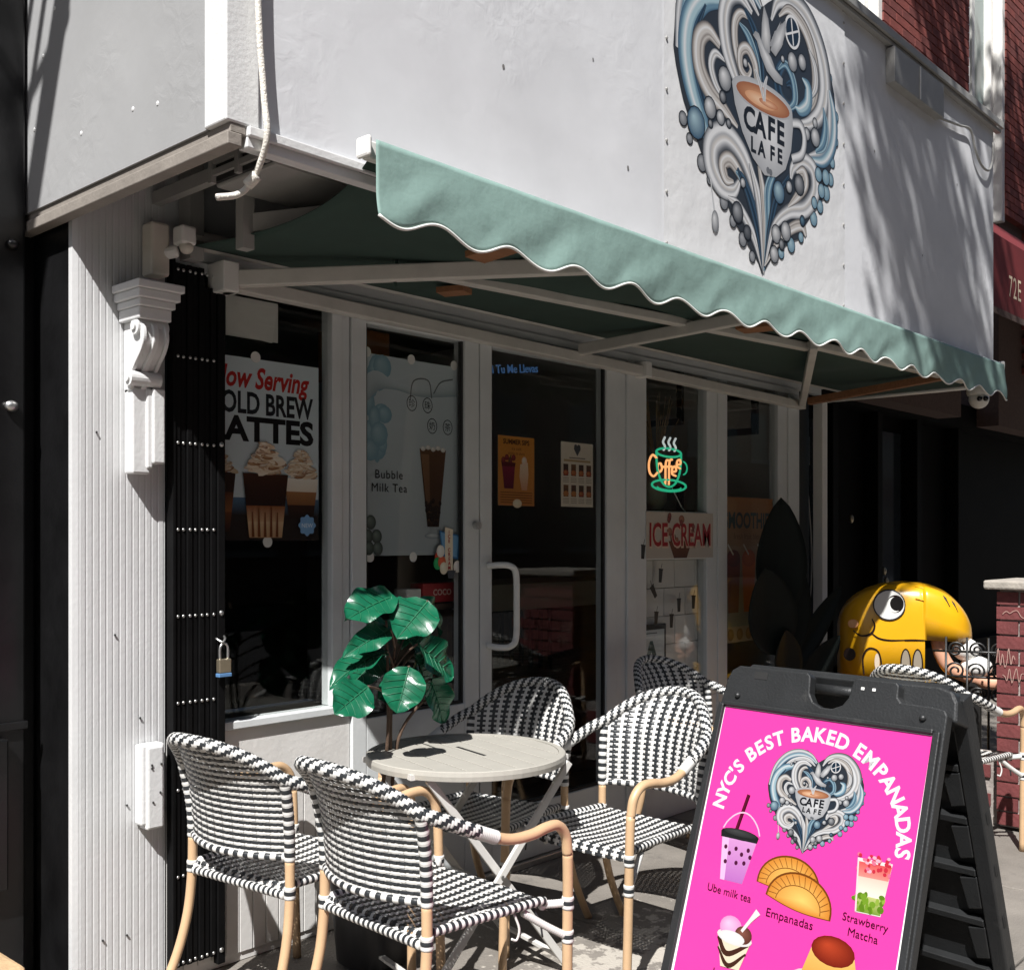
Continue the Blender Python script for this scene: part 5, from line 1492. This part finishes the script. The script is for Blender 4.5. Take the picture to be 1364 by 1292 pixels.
put_leaf((2.579, 2.74, 0.966), (2.649, 2.72, 0.805), (-0.1, -0.9, 0.3), 0, 1.00, stem_from=(2.409, 2.745, 0.896))
put_leaf((2.419, 2.8, 1.067), (2.237, 2.78, 0.967), (-0.4, -0.7, 0.5), 0, 0.80, stem_from=(2.412, 2.745, 0.997))
put_leaf((2.586, 2.88, 1.102), (2.778, 2.86, 1.037), (-0.2, -0.8, 0.5), 0, 1.00, stem_from=(2.414, 2.745, 1.032))
put_leaf((2.533, 2.86, 1.142), (2.33, 2.84, 1.128), (-0.1, -0.6, 0.7), 1, 0.76, stem_from=(2.415, 2.745, 1.072))
put_leaf((2.597, 2.86, 0.951), (2.396, 2.84, 0.897), (-0.1, -0.8, 0.5), 0, 0.76, stem_from=(2.408, 2.745, 0.881))
put_leaf((2.586, 2.9, 1.19), (2.626, 2.88, 1.015), (0.1, -0.9, 0.3), 1, 0.76, stem_from=(2.417, 2.745, 1.120))
put_leaf((2.593, 2.84, 1.046), (2.694, 2.82, 0.893), (0.0, -0.9, 0.35), 1, 1.00, stem_from=(2.412, 2.745, 0.976))

# dark rubber plant at the end window
dp = wthing('rubber_plant', 'very dark broad leaved rubber plant standing before the end window', 'plant', (5.62, 3.02, 0))
MB().lathe([(0.12,0.0),(0.15,0.02),(0.17,0.34),(0.155,0.34)],20,(5.62,2.98,0)).build('pot', 'pot', dp, smooth=True)
MB().tube(cr([(5.62,2.98,0.3),(5.60,2.98,0.8),(5.55,2.98,1.1)],5), 0.014, 8).build('stem', 'stem', dp, smooth=True)
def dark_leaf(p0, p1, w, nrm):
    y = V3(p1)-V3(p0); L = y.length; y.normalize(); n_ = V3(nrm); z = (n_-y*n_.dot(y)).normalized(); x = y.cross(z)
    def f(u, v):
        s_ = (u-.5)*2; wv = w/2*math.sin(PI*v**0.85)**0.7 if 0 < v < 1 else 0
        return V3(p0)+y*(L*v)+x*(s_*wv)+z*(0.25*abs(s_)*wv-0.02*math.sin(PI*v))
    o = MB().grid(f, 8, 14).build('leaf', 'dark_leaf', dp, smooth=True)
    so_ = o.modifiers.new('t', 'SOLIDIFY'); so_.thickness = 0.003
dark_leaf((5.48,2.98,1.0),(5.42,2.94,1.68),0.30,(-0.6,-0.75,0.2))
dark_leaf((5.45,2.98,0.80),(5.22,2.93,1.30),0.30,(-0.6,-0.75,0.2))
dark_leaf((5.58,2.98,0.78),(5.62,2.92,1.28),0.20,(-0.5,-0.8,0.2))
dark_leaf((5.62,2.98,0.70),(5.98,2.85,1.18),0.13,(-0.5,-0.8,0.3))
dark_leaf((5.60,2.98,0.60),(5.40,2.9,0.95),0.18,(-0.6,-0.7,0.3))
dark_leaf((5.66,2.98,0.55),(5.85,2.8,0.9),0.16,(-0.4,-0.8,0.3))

# ================================================================== sandwich board
SA = V3((2.660, 1.613, 1.09)); SE = V3((-0.10647528, -0.99431535, 0)); NH = V3((-0.99431535, 0.10647528, 0))
DN = (NH*0.33+V3((0,0,-1))).normalized(); NF = (SE.cross(-DN)).normalized()
sg = wthing('sandwich_board', 'black plastic sandwich board with a bright pink cafe poster', 'sandwich board', (2.62, 1.31, 0))
def fr(a, b, c): return SA+SE*a+DN*b+NF*c
SLANT = 1.09*math.sqrt(1+0.33**2)
outl = [(-0.018,1.135),(0.004,0.10),(0.012,0.03),(0.022,0.006),(0.045,-0.008),(0.262,-0.008),(0.272,0.0),(0.275,0.02),(0.278,0.045),(0.292,0.066),(0.320,0.078),(0.350,0.078),(0.378,0.066),(0.392,0.045),(0.395,0.02),(0.398,0.0),(0.408,-0.008),
        (0.515,-0.008),(0.523,0.0),(0.525,0.03),(0.535,0.040),(0.62,0.042),(0.648,0.046),(0.656,0.06),(0.664,1.135)]
MB().prism(outl, lambda a, b: fr(a,b,-0.030), lambda a, b: fr(a,b,0.0)).build('front_board', 'sign_plastic', sg, bevel=0.004, seg=3)
rails = MB()
for poly in ([(-0.016,1.135),(0.006,0.10),(0.024,0.105),(0.016,1.135)], [(0.640,1.135),(0.632,0.105),(0.650,0.10),(0.662,1.135)], [(0.024,0.108),(0.024,0.096),(0.632,0.096),(0.632,0.108)], [(0.012,1.135),(0.012,1.075),(0.644,1.075),(0.644,1.135)]):
    rails.prism(poly, lambda a, b: fr(a,b,0.0005), lambda a, b: fr(a,b,0.013))
rails.build('frame_rail', 'sign_plastic', sg, bevel=0.003)
for a_, b_ in ((0.058,0.076),(0.598,0.072)):
    MB().sphere(fr(a_, b_, 0.002), 0.0085, 12).build('pin', 'sign_plastic', sg, smooth=True)
slot = MB().prism([(0.100,0.004),(0.142,0.004),(0.142,0.024),(0.100,0.024)], lambda a,b: fr(a,b,0.0006), lambda a,b: fr(a,b,0.0012)); slot.build('slot', 'black_dull', sg)
sl2 = MB()
for a_ in (0.424, 0.455): sl2.prism([(a_,0.014),(a_+0.009,0.014),(a_+0.009,0.021),(a_,0.021)], lambda a,b: fr(a,b,0.0006), lambda a,b: fr(a,b,0.0012))
sl2.build('slot', 'white_dull', sg)
# rear leaf leans the other way
DR = (-NH*0.33+V3((0,0,-1))).normalized(); NR = (SE.cross(DR)).normalized()
SR = SA-NH*0.060+V3((0,0,0.0))
def rr_(a, b, c): return SR+SE*a+DR*b-NR*c*(1 if NR.dot(NH) > 0 else -1)
def rbox(a0,a1,b0,b1,c0,c1): return [(a0,b0),(a1,b0),(a1,b1),(a0,b1)], c0, c1
rb = MB()
for a0,a1,b0,b1,c0,c1 in ((0.0,0.035,0.02,1.135,-0.022,0.022),(0.625,0.665,0.02,1.135,-0.022,0.022),(0.035,0.625,0.0,0.11,-0.018,0.018),(0.035,0.625,1.07,1.135,-0.018,0.018),(0.035,0.625,0.11,1.07,0.006,0.014)):
    rb.prism([(a0,b0),(a1,b0),(a1,b1),(a0,b1)], lambda a,b: rr_(a,b,c0), lambda a,b: rr_(a,b,c1))
rb.build('rear_board', 'sign_plastic', sg, bevel=0.004)
for k in range(6):
    b0 = 0.20+k*0.145
    MB().prism([(0.04,b0),(0.62,b0),(0.62,b0+0.018),(0.04,b0+0.018)], lambda a,b: rr_(a,b,-0.020), lambda a,b: rr_(a,b,0.0055)).build('rib', 'sign_plastic', sg, bevel=0.002)
    MB().prism([(0.575,b0+0.03),(0.622,b0+0.02),(0.622,b0+0.11),(0.585,b0+0.12)], lambda a,b: rr_(a,b,-0.019), lambda a,b: rr_(a,b,0.0052)).build('rib', 'sign_plastic', sg, bevel=0.003)
for k in range(5):
    MB().prism([(0.6655,0.33+k*0.145),(0.6665,0.33+k*0.145),(0.6665,0.36+k*0.145),(0.6655,0.36+k*0.145)], lambda a,b: rr_(a,b,-0.006), lambda a,b: rr_(a,b,0.006)).build('side_slot', 'black_dull', sg)
MB().prism([(0.03,-0.006),(0.262,-0.006),(0.262,0.03),(0.03,0.03)], lambda a,b: fr(a,b,-0.075), lambda a,b: fr(a,b,-0.031)).build('hinge_block', 'sign_plastic', sg, bevel=0.008, seg=3)
MB().prism([(0.41,-0.014),(0.61,-0.016),(0.645,-0.006),(0.660,0.02),(0.666,0.07),(0.41,0.07)], lambda a,b: fr(a,b,-0.100), lambda a,b: fr(a,b,-0.031)).build('hinge_block', 'sign_plastic', sg, bevel=0.008, seg=3)
MB().tube([fr(0.25,0.022,-0.055), fr(0.42,0.022,-0.055)], 0.014, 12).build('grip', 'sign_plastic', sg, smooth=True)

# pink poster
PK = rgb(255,72,176)
MB().prism([(0.0245,0.109),(0.6305,0.109),(0.6405,1.072),(0.0155,1.072)], lambda a,b: fr(a,b,0.0007), lambda a,b: fr(a,b,0.0035)).build('poster', 'white_dull', sg)
A = Art(0.000015, 0.60)
Q = lambda a, b: (a, -b)
A.poly([Q(0.026,1.070),Q(0.629,1.070),Q(0.629,0.111),Q(0.026,0.111)], PK)
# arched lettering
wordm = "NYC'S BEST BAKED EMPANADAS"
adv = {' ':0.5, "'":0.36, 'M':1.22, 'N':1.08, 'A':1.0, 'E':0.86, 'S':0.86, 'B':0.94, 'T':0.86, 'K':0.94, 'P':0.90, 'D':1.04, 'C':0.94, 'Y':0.92}
tot = sum(adv[c] for c in wordm); th0, th1 = math.radians(180-2), math.radians(-3.5)
acc = 0.0; cx0, cy0, rx0, ry0 = 0.334, 0.392, 0.250, 0.224
for ch in wordm:
    th = th0+(th1-th0)*(acc+adv[ch]/2)/tot; acc += adv[ch]
    if ch == ' ': continue
    a_ = cx0+rx0*math.cos(th); b_ = cy0-ry0*math.sin(th)
    tang = math.atan2(ry0*math.cos(th), -rx0*math.sin(th))+PI
    A.text(ch, a_, -b_, 0.052, (0.9,0.88,0.9), rot=tang, bold=0.0016, sx=0.98)
def cup_poly(pts, c, c2=None): A.poly([Q(*p) for p in pts], c, c2)
WHT = (0.86,0.84,0.86)
# drink with pearls
A.ribbon([Q(0.137,0.437),Q(0.156,0.334)], [0.011,0.011], [rgb(70,10,34), rgb(104,24,52)], smooth=False)
pts = [(0.096+0.116*i/16, 0.432-0.050*math.sin(PI*i/16)**0.7) for i in range(17)]
A.ribbon([Q(*p) for p in pts], [0.004]*17, [rgb(255,196,226)]*2, smooth=False)
cup_poly([(0.097,0.448),(0.208,0.443),(0.186,0.560),(0.116,0.562)], rgb(222,160,216), rgb(190,112,196)); cup_poly([(0.097,0.448),(0.120,0.447),(0.130,0.562),(0.116,0.562)], rgb(238,190,232))
A.disc(0.151,-0.440,0.060,0.014, rgb(22,22,24), rgb(50,52,54)); cup_poly([(0.091,0.440),(0.211,0.437),(0.208,0.452),(0.094,0.455)], rgb(34,36,36)); A.disc(0.151,-0.436,0.052,0.009, rgb(44,46,46), rgb(70,72,72))
for x, y in ((.115,.478),(.130,.492),(.148,.477),(.168,.488),(.186,.474),(.122,.515),(.156,.512),(.180,.508),(.195,.490)): A.disc(x,-y,0.0052,0.0058, rgb(80,20,58))
ZB0 = A.z
H = heart_art(0.272, 0.000012)
z0 = A._up()
off = len(A.v)
for p, c in zip(H.v, H.c): A.v.append((p[0]+0.344, p[1]-0.316, z0+p[2])); A.c.append(c)
A.f += [tuple(off+i for i in f_) for f_ in H.f]; A.z = ZB0
# empanadas
def empanada(cx, cy, rot, s):
    ca, sa = math.cos(rot), math.sin(rot)
    T = lambda x, y: (cx+(x*ca-y*sa)*s, -(cy)+(x*sa+y*ca)*s)
    body = [(-0.5,0)]+[(-0.5*math.cos(PI*i/20), 0.42*math.sin(PI*i/20)**0.9) for i in range(1,20)]+[(0.5,0)]+[(0.5-i*0.1, -0.05*math.sin(PI*i/10)) for i in range(1,10)]
    A.poly([T(x*1.06,y*1.08-0.005) for x,y in body], rgb(120,66,22)); A.fan([T(x,y) for x,y in body], rgb(216,138,52), rgb(250,206,112), T(0.05,0.1))
    A.ribbon([T(-0.36*math.cos(PI*i/16), 0.27*math.sin(PI*i/16)) for i in range(17)], [0.012*s]*17, [rgb(120,66,22)]*2, smooth=False)
    for i in range(1, 15):
        th = PI*i/15
        A.ribbon([T(-0.37*math.cos(th), 0.28*math.sin(th)), T(-0.50*math.cos(th-0.09), 0.415*math.sin(th-0.09))], [0.010*s]*2, [rgb(128,72,26)]*2, smooth=False)
empanada(0.318,0.537,0.05,0.172); empanada(0.355,0.575,-0.10,0.180)
# strawberry matcha
cup_poly([(0.493,0.424),(0.583,0.421),(0.573,0.544),(0.508,0.548)], (0.85,0.80,0.78)); cup_poly([(0.494,0.432),(0.582,0.429),(0.579,0.462),(0.499,0.466)], rgb(224,82,86), rgb(240,150,140))
cup_poly([(0.499,0.466),(0.579,0.462),(0.576,0.505),(0.503,0.508)], rgb(240,206,190), rgb(250,242,226)); cup_poly([(0.503,0.508),(0.576,0.505),(0.572,0.542),(0.509,0.546)], rgb(200,206,130), rgb(110,150,40))
rn = random.Random(5)
for k in range(26): A.disc(0.500+rn.uniform(0,.075), -(0.520+rn.uniform(-.02,.022)), rn.uniform(.004,.009), rn.uniform(.004,.009), rn.choice([rgb(120,160,44),rgb(96,136,30),rgb(150,180,70)]), n=8)
for k in range(34): A.disc(0.496+rn.uniform(0,.084), -(0.424+rn.uniform(-.012,.026)), rn.uniform(.003,.007), rn.uniform(.003,.006), rn.choice([rgb(238,120,150),rgb(250,180,200),rgb(206,50,70)]), n=8)
A.ribbon([Q(0.496,0.428),Q(0.510,0.546)], [0.004,0.004], [rgb(250,220,220)]*2, smooth=False)
DK = rgb(72,8,44)
for s_, x0_, x1_, y, cp in (('Ube milk tea',0.084,0.222,0.598,0.0195),('Empanadas',0.273,0.407,0.617,0.0205),('Strawberry',0.480,0.597,0.573,0.0180),('Matcha',0.500,0.577,0.604,0.0185)):
    A.fit(s_, x0_, x1_, -y, cp, DK)
# ice cream cup
cup_poly([(0.142,0.690),(0.246,0.686),(0.224,0.765),(0.168,0.769)], rgb(238,222,196)); A.ribbon([Q(0.146,0.70),Q(0.18,0.735),Q(0.238,0.70)], [.010,.014,.008], [rgb(70,40,30)]*2); A.ribbon([Q(0.150,0.725),Q(0.19,0.762),Q(0.236,0.722)], [.004,.012,.005], [rgb(70,40,30)]*2)
A.disc(0.194,-0.692,0.054,0.018, rgb(226,222,220), WHT); A.disc(0.178,-0.670,0.034,0.028, rgb(236,150,206), rgb(252,200,232)); A.disc(0.219,-0.680,0.026,0.022, rgb(92,50,42), rgb(140,90,76)); A.disc(0.186,-0.694,0.040,0.016, rgb(226,226,226), WHT)
A.ribbon([Q(0.212,0.672),Q(0.232,0.640),Q(0.250,0.614)], [.008,.010,.018], [rgb(240,224,224),(0.86,0.84,0.84),rgb(240,224,224)])
A.fit('Ice cream', 0.150, 0.262, -0.797, 0.0195, DK)
# flan on a plate
A.disc(0.470,-0.735,0.105,0.036, rgb(206,204,204), WHT); cup_poly([(0.413,0.655),(0.527,0.650),(0.552,0.730),(0.392,0.734)], rgb(240,196,110), rgb(222,160,74)); A.disc(0.472,-0.730,0.081,0.020, rgb(222,160,74)); A.disc(0.470,-0.650,0.058,0.034, rgb(120,32,20), rgb(190,70,40))
A.disc(0.470,-0.742,0.088,0.012, rgb(170,70,30)); A.text('Flan', 0.47, -0.815, 0.032, DK)
wrinkle(M['print_board'], 0.12, 4.0)
o = A.build('artwork', 'print_board', sg)
Yv = -DN
o.matrix_basis = Matrix(((SE.x,Yv.x,NF.x,0),(SE.y,Yv.y,NF.y,0),(SE.z,Yv.z,NF.z,0),(0,0,0,1)))
pos = fr(0,0,0.0037); o.matrix_basis.translation = pos

# ================================================================== yellow ride, toy figure, iron scrollwork
yr = wthing('toy_ride', 'bright yellow childrens ride with a smiling face and a visor hood', 'ride', (6.33, 2.78, 0))
ax = V3((0.44, -0.90, 0)).normalized()      # towards the visor
sd_ = V3((-0.90, -0.44, 0)).normalized()    # towards the viewer
O = V3((6.375, 2.69, 0))
def yp(a, s_, z): return O+ax*a+sd_*s_+V3((0,0,z))
def ytop(a):
    return 0.93+0.255*math.sqrt(max(0, 1-((a-0.03)/0.362)**2)) if a < 0.03 else 0.865+0.32*max(0, 1-abs((a-0.03)/0.385)**2.8)**0.62
def yhw(a): return 0.25*max(0.0004, 1-abs((a-0.038)/0.374)**6)**0.5
sg_ = lambda x, e: math.copysign(abs(x)**e, x)
def shell(a0, a1, zb, e):
    def f(u, v):
        a = a0+(a1-a0)*u; th = PI*v
        return yp(a, -yhw(a)*sg_(math.cos(th), e), zb+(ytop(a)-zb)*abs(math.sin(th))**e)
    return f
cols_a = [(-0.335+0.475*i/30, 0.62) for i in range(31)] + [(0.141, 0.868)] + [(0.141+0.270*i/20, 0.868-0.012*i/20) for i in range(1, 21)]
hb = MB(); nv = 40
for (a_, zb_) in cols_a:
    for j in range(nv+1):
        th = PI*j/nv; e = 0.32 if a_ < 0.142 else 0.32+0.16*(a_-0.142)/0.27
        cre = 1-0.05*max(0, math.cos(th*7))*max(0, min(1, (a_-0.12)/0.12))*(1-max(0, (a_-0.30)/0.11))
        hb.v.append(tuple(yp(a_, -yhw(a_)*sg_(math.cos(th), e), zb_+(ytop(a_)-zb_)*abs(math.sin(th))**e*cre)))
for i in range(len(cols_a)-1):
    for j in range(nv):
        p = i*(nv+1)+j; hb.f.append((p, p+nv+1, p+nv+2, p+1)); hb.m.append(0)
hm = hb.build('hood', 'yellow', yr, smooth=True)
so = hm.modifiers.new('t', 'SOLIDIFY'); so.thickness = 0.008
MB().prism([(-0.325,0.12),(-0.325,0.619),(0.26,0.619),(0.26,0.12)], lambda a,z: yp(a,-0.22,z), lambda a,z: yp(a,0.22,z)).build('base', 'yellow', yr, bevel=0.02)
MB().prism([(0.10,0.62),(0.10,0.86),(0.142,0.86),(0.142,0.62)], lambda a,z: yp(a,-0.235,z), lambda a,z: yp(a,0.235,z)).build('front_panel', 'yellow', yr, bevel=0.006)
MB().prism([(-0.28,0.0),(-0.28,0.1195),(0.24,0.1195),(0.24,0.0)], lambda a,z: yp(a,-0.2,z), lambda a,z: yp(a,0.2,z)).build('plinth', 'black_dull', yr)
BK = rgb(30,14,10)
MB().tube([yp(-0.055,0.20,1.068), yp(-0.055,0.2635,1.068)], 0.090, 28).build('eye', 'black_dull', yr)
A = Art(0.0003, 0.8)
A.disc(-0.055,1.074,0.083,0.083, (0.80,0.80,0.78), n=28); A.disc(-0.022,1.080,0.047,0.052, BK, n=22); A.disc(-0.028,1.076,0.041,0.045, (0.80,0.80,0.78), n=20); A.disc(-0.014,1.082,0.037,0.042, rgb(14,10,10), n=20)
o = A.build('pupil', 'print', yr)
MF = Matrix(((ax.x,0,sd_.x,0),(ax.y,0,sd_.y,0),(0,1,0,0),(0,0,0,1)))
o.matrix_basis = MF.copy(); o.matrix_basis.translation = yp(0,0.2640,-0.006)
A = Art(0.0003, 0.8)
A.ribbon([(-0.255,0.915),(-0.21,0.885),(-0.155,0.90),(-0.135,0.945),(-0.150,0.985)], [.006,.010,.012,.010,.005], [BK]*2)
A.ribbon([(-0.150,0.900),(-0.11,0.872),(-0.05,0.862),(0.04,0.866)], [.006,.010,.010,.006], [BK]*2)
A.disc(-0.275,0.775,0.034,0.038, BK, n=20); A.disc(-0.255,0.955,0.030,0.026, rgb(226,160,110), rgb(240,190,140), n=16)
A.ribbon([(-0.195,0.66),(-0.20,0.76),(-0.17,0.812),(-0.12,0.80),(-0.10,0.74),(-0.10,0.66)], [.009]*6, [BK]*2); A.disc(-0.122,0.735,0.014,0.05, rgb(205,190,170), n=14)
for x_ in (0.035, 0.100):
    A.disc(x_,0.73,0.030,0.088, BK, n=20); A.disc(x_,0.73,0.022,0.078, rgb(150,140,124), n=20)
A.ribbon([(0.03,0.866),(0.08,0.868),(0.14,0.868)], [.008,.008,.006], [BK]*2)
o = A.build('painted_face', 'print', yr)
o.matrix_basis = MF.copy(); o.matrix_basis.translation = yp(0,0.2600,0)
A = Art(0.0003, 0.8)
for y_ in (-0.10, 0.10):
    A.disc(y_,0.735,0.060,0.095, BK, n=20); A.disc(y_,0.735,0.048,0.084, rgb(150,140,124), n=20)
o = A.build('painted_teeth', 'print', yr)
o.matrix_basis = Matrix(((-sd_.x,0,ax.x,0),(-sd_.y,0,ax.y,0),(0,1,0,0),(0,0,0,1))); o.matrix_basis.translation = yp(0.1435,0,0)
def hsurf(a_, th, off=0.004):
    e = 0.32 if a_ < 0.1 else 0.32+0.18*(a_-0.1)/0.31
    return yp(a_, (yhw(a_)+off)*abs(math.cos(th))**e, 0.868+(ytop(a_)+off-0.868)*abs(math.sin(th))**e)
for s_ in (0.0, 0.045):
    MB().tube([hsurf(0.22+s_,1.0), hsurf(0.25+s_,0.75), hsurf(0.275+s_,0.5)], [0.004,0.010,0.004], 8).build('nostril', 'black_dull', yr, smooth=True)
for th in (0.35, 0.9):
    MB().tube([hsurf(0.09,th*1.2,0.002)]+[hsurf(0.09+0.28*k/8,th*(1.2-0.4*k/8),0.002) for k in range(1,9)], 0.0035, 6).build('seam', 'yellow', yr, smooth=True)

fg = wthing('toy_figure', 'peach and white moulded toy shape under the yellow visor', 'toy', (6.05,2.25,0.3))
MB().sphere((6.42,2.30,0.81),0.075,16,sq=(1,1,0.9)).build('head', 'white_plastic', fg, smooth=True)
MB().sphere((6.45,2.25,0.71),0.09,16,sq=(1,1,0.7)).build('body', 'white_plastic', fg, smooth=True)
MB().tube(cr([(6.31,2.42,0.87),(6.32,2.40,0.78),(6.35,2.36,0.70),(6.42,2.28,0.65)],6), [0.040]*19, 12).build('arm', 'skin_plastic', fg, smooth=True)
MB().tube(cr([(6.43,2.26,0.65),(6.48,2.17,0.62),(6.56,2.08,0.66),(6.60,2.04,0.76)],6), [0.040]*19, 12).build('arm', 'skin_plastic', fg, smooth=True)
MB().tube([(6.45,2.27,0.0),(6.45,2.27,0.66)], 0.05, 12).build('stand', 'iron', fg)

ir = wthing('iron_scrollwork', 'black wrought iron scroll railing beneath the yellow visor', 'railing', (5.9,2.1,0))
def ipt(a, z): p = V3((6.14,2.36,0))+V3((0.30,-0.95,0)).normalized()*a; return (p.x, p.y, z)
def scroll(ca, cz, r, d_, turns=1.6):
    n = 26; return [ipt(ca+d_*r*(1-0.75*i/n)*math.cos(2*PI*turns*i/n), cz+r*(1-0.75*i/n)*math.sin(2*PI*turns*i/n)) for i in range(n+1)]
for k in range(4):
    a_ = 0.05+k*0.11
    MB().tube([ipt(a_,0.0), ipt(a_,0.90)], 0.007, 8).build('bar', 'iron', ir, smooth=True)
    MB().tube(scroll(a_+0.05,0.83,0.045,1),0.006,8).build('scroll', 'iron', ir, smooth=True)
    MB().tube(scroll(a_+0.05,0.71,0.05,-1),0.006,8).build('scroll', 'iron', ir, smooth=True)
    MB().tube(scroll(a_+0.05,0.58,0.045,1),0.006,8).build('scroll', 'iron', ir, smooth=True)
MB().tube([ipt(-0.02,0.82),ipt(0.52,0.82)],0.007,8).build('rail', 'iron', ir, smooth=True)
MB().tube([ipt(-0.02,0.68),ipt(0.52,0.68)],0.007,8).build('rail', 'iron', ir, smooth=True)

# ================================================================== street tree beside the viewer; its crown dapples the box end
rn = random.Random(21)
def crown_pt():
    while True:
        p = V3((rn.uniform(-1,1), rn.uniform(-1,1), rn.uniform(-1,1)))
        if p.length < 1: return p
def street_tree(label, trunk_pts, lobes):
    tr = wthing('street_tree', label, 'tree', trunk_pts[0], 'street trees')
    trunk = cr(trunk_pts, 6)
    MB().tube(trunk, [0.17*(1-0.75*i/(len(trunk)-1)) for i in range(len(trunk))], 14).build('trunk', 'bark', tr, smooth=True)
    lv = MB()
    for (CC, R_, nc, nl) in lobes:
        for k in range(nc):
            q = crown_pt(); c_ = CC+V3((q.x*R_.x, q.y*R_.y, q.z*R_.z))
            MB().tube(cr([trunk[-7], (trunk[-7]+c_)/2+V3((0,0,0.25)), c_], 4), [0.045*(1-0.8*i/8) for i in range(9)], 6).build('limb', 'bark', tr, smooth=True)
            for m_ in range(nl):
                p = c_+crown_pt()*0.42
                n_ = crown_pt().normalized(); u_ = n_.orthogonal().normalized(); w_ = n_.cross(u_); s_ = rn.uniform(0.04,0.075)
                lv.quad(p-u_*s_-w_*s_*0.1, p-w_*s_*0.6, p+u_*s_, p+w_*s_*0.6)
    tag(lv.build('crown', 'tree_leaf', tr), kind='stuff')
street_tree('leafy street tree at the kerb whose crown shades the end of the sign box', [(2.9,-1.6,0),(2.88,-1.55,2.2),(2.75,-1.3,4.2),(2.55,-0.7,6.2),(2.45,-0.2,8.0)],
            [(V3((1.95,0.05,9.0)), V3((0.62,0.50,1.05)), 16, 125), (V3((4.1,-1.8,8.0)), V3((1.6,1.2,1.5)), 18, 60)])
street_tree('leafy street tree further along the kerb that shades the brick storeys', [(7.4,-1.7,0),(7.4,-1.6,2.5),(7.3,-1.0,5.0),(7.0,-0.2,7.0),(6.7,0.6,8.4)],
            [(V3((6.3,1.25,9.6)), V3((1.3,0.7,1.2)), 20, 110), (V3((8.2,-0.4,9.3)), V3((1.5,1.2,1.3)), 16, 60)])
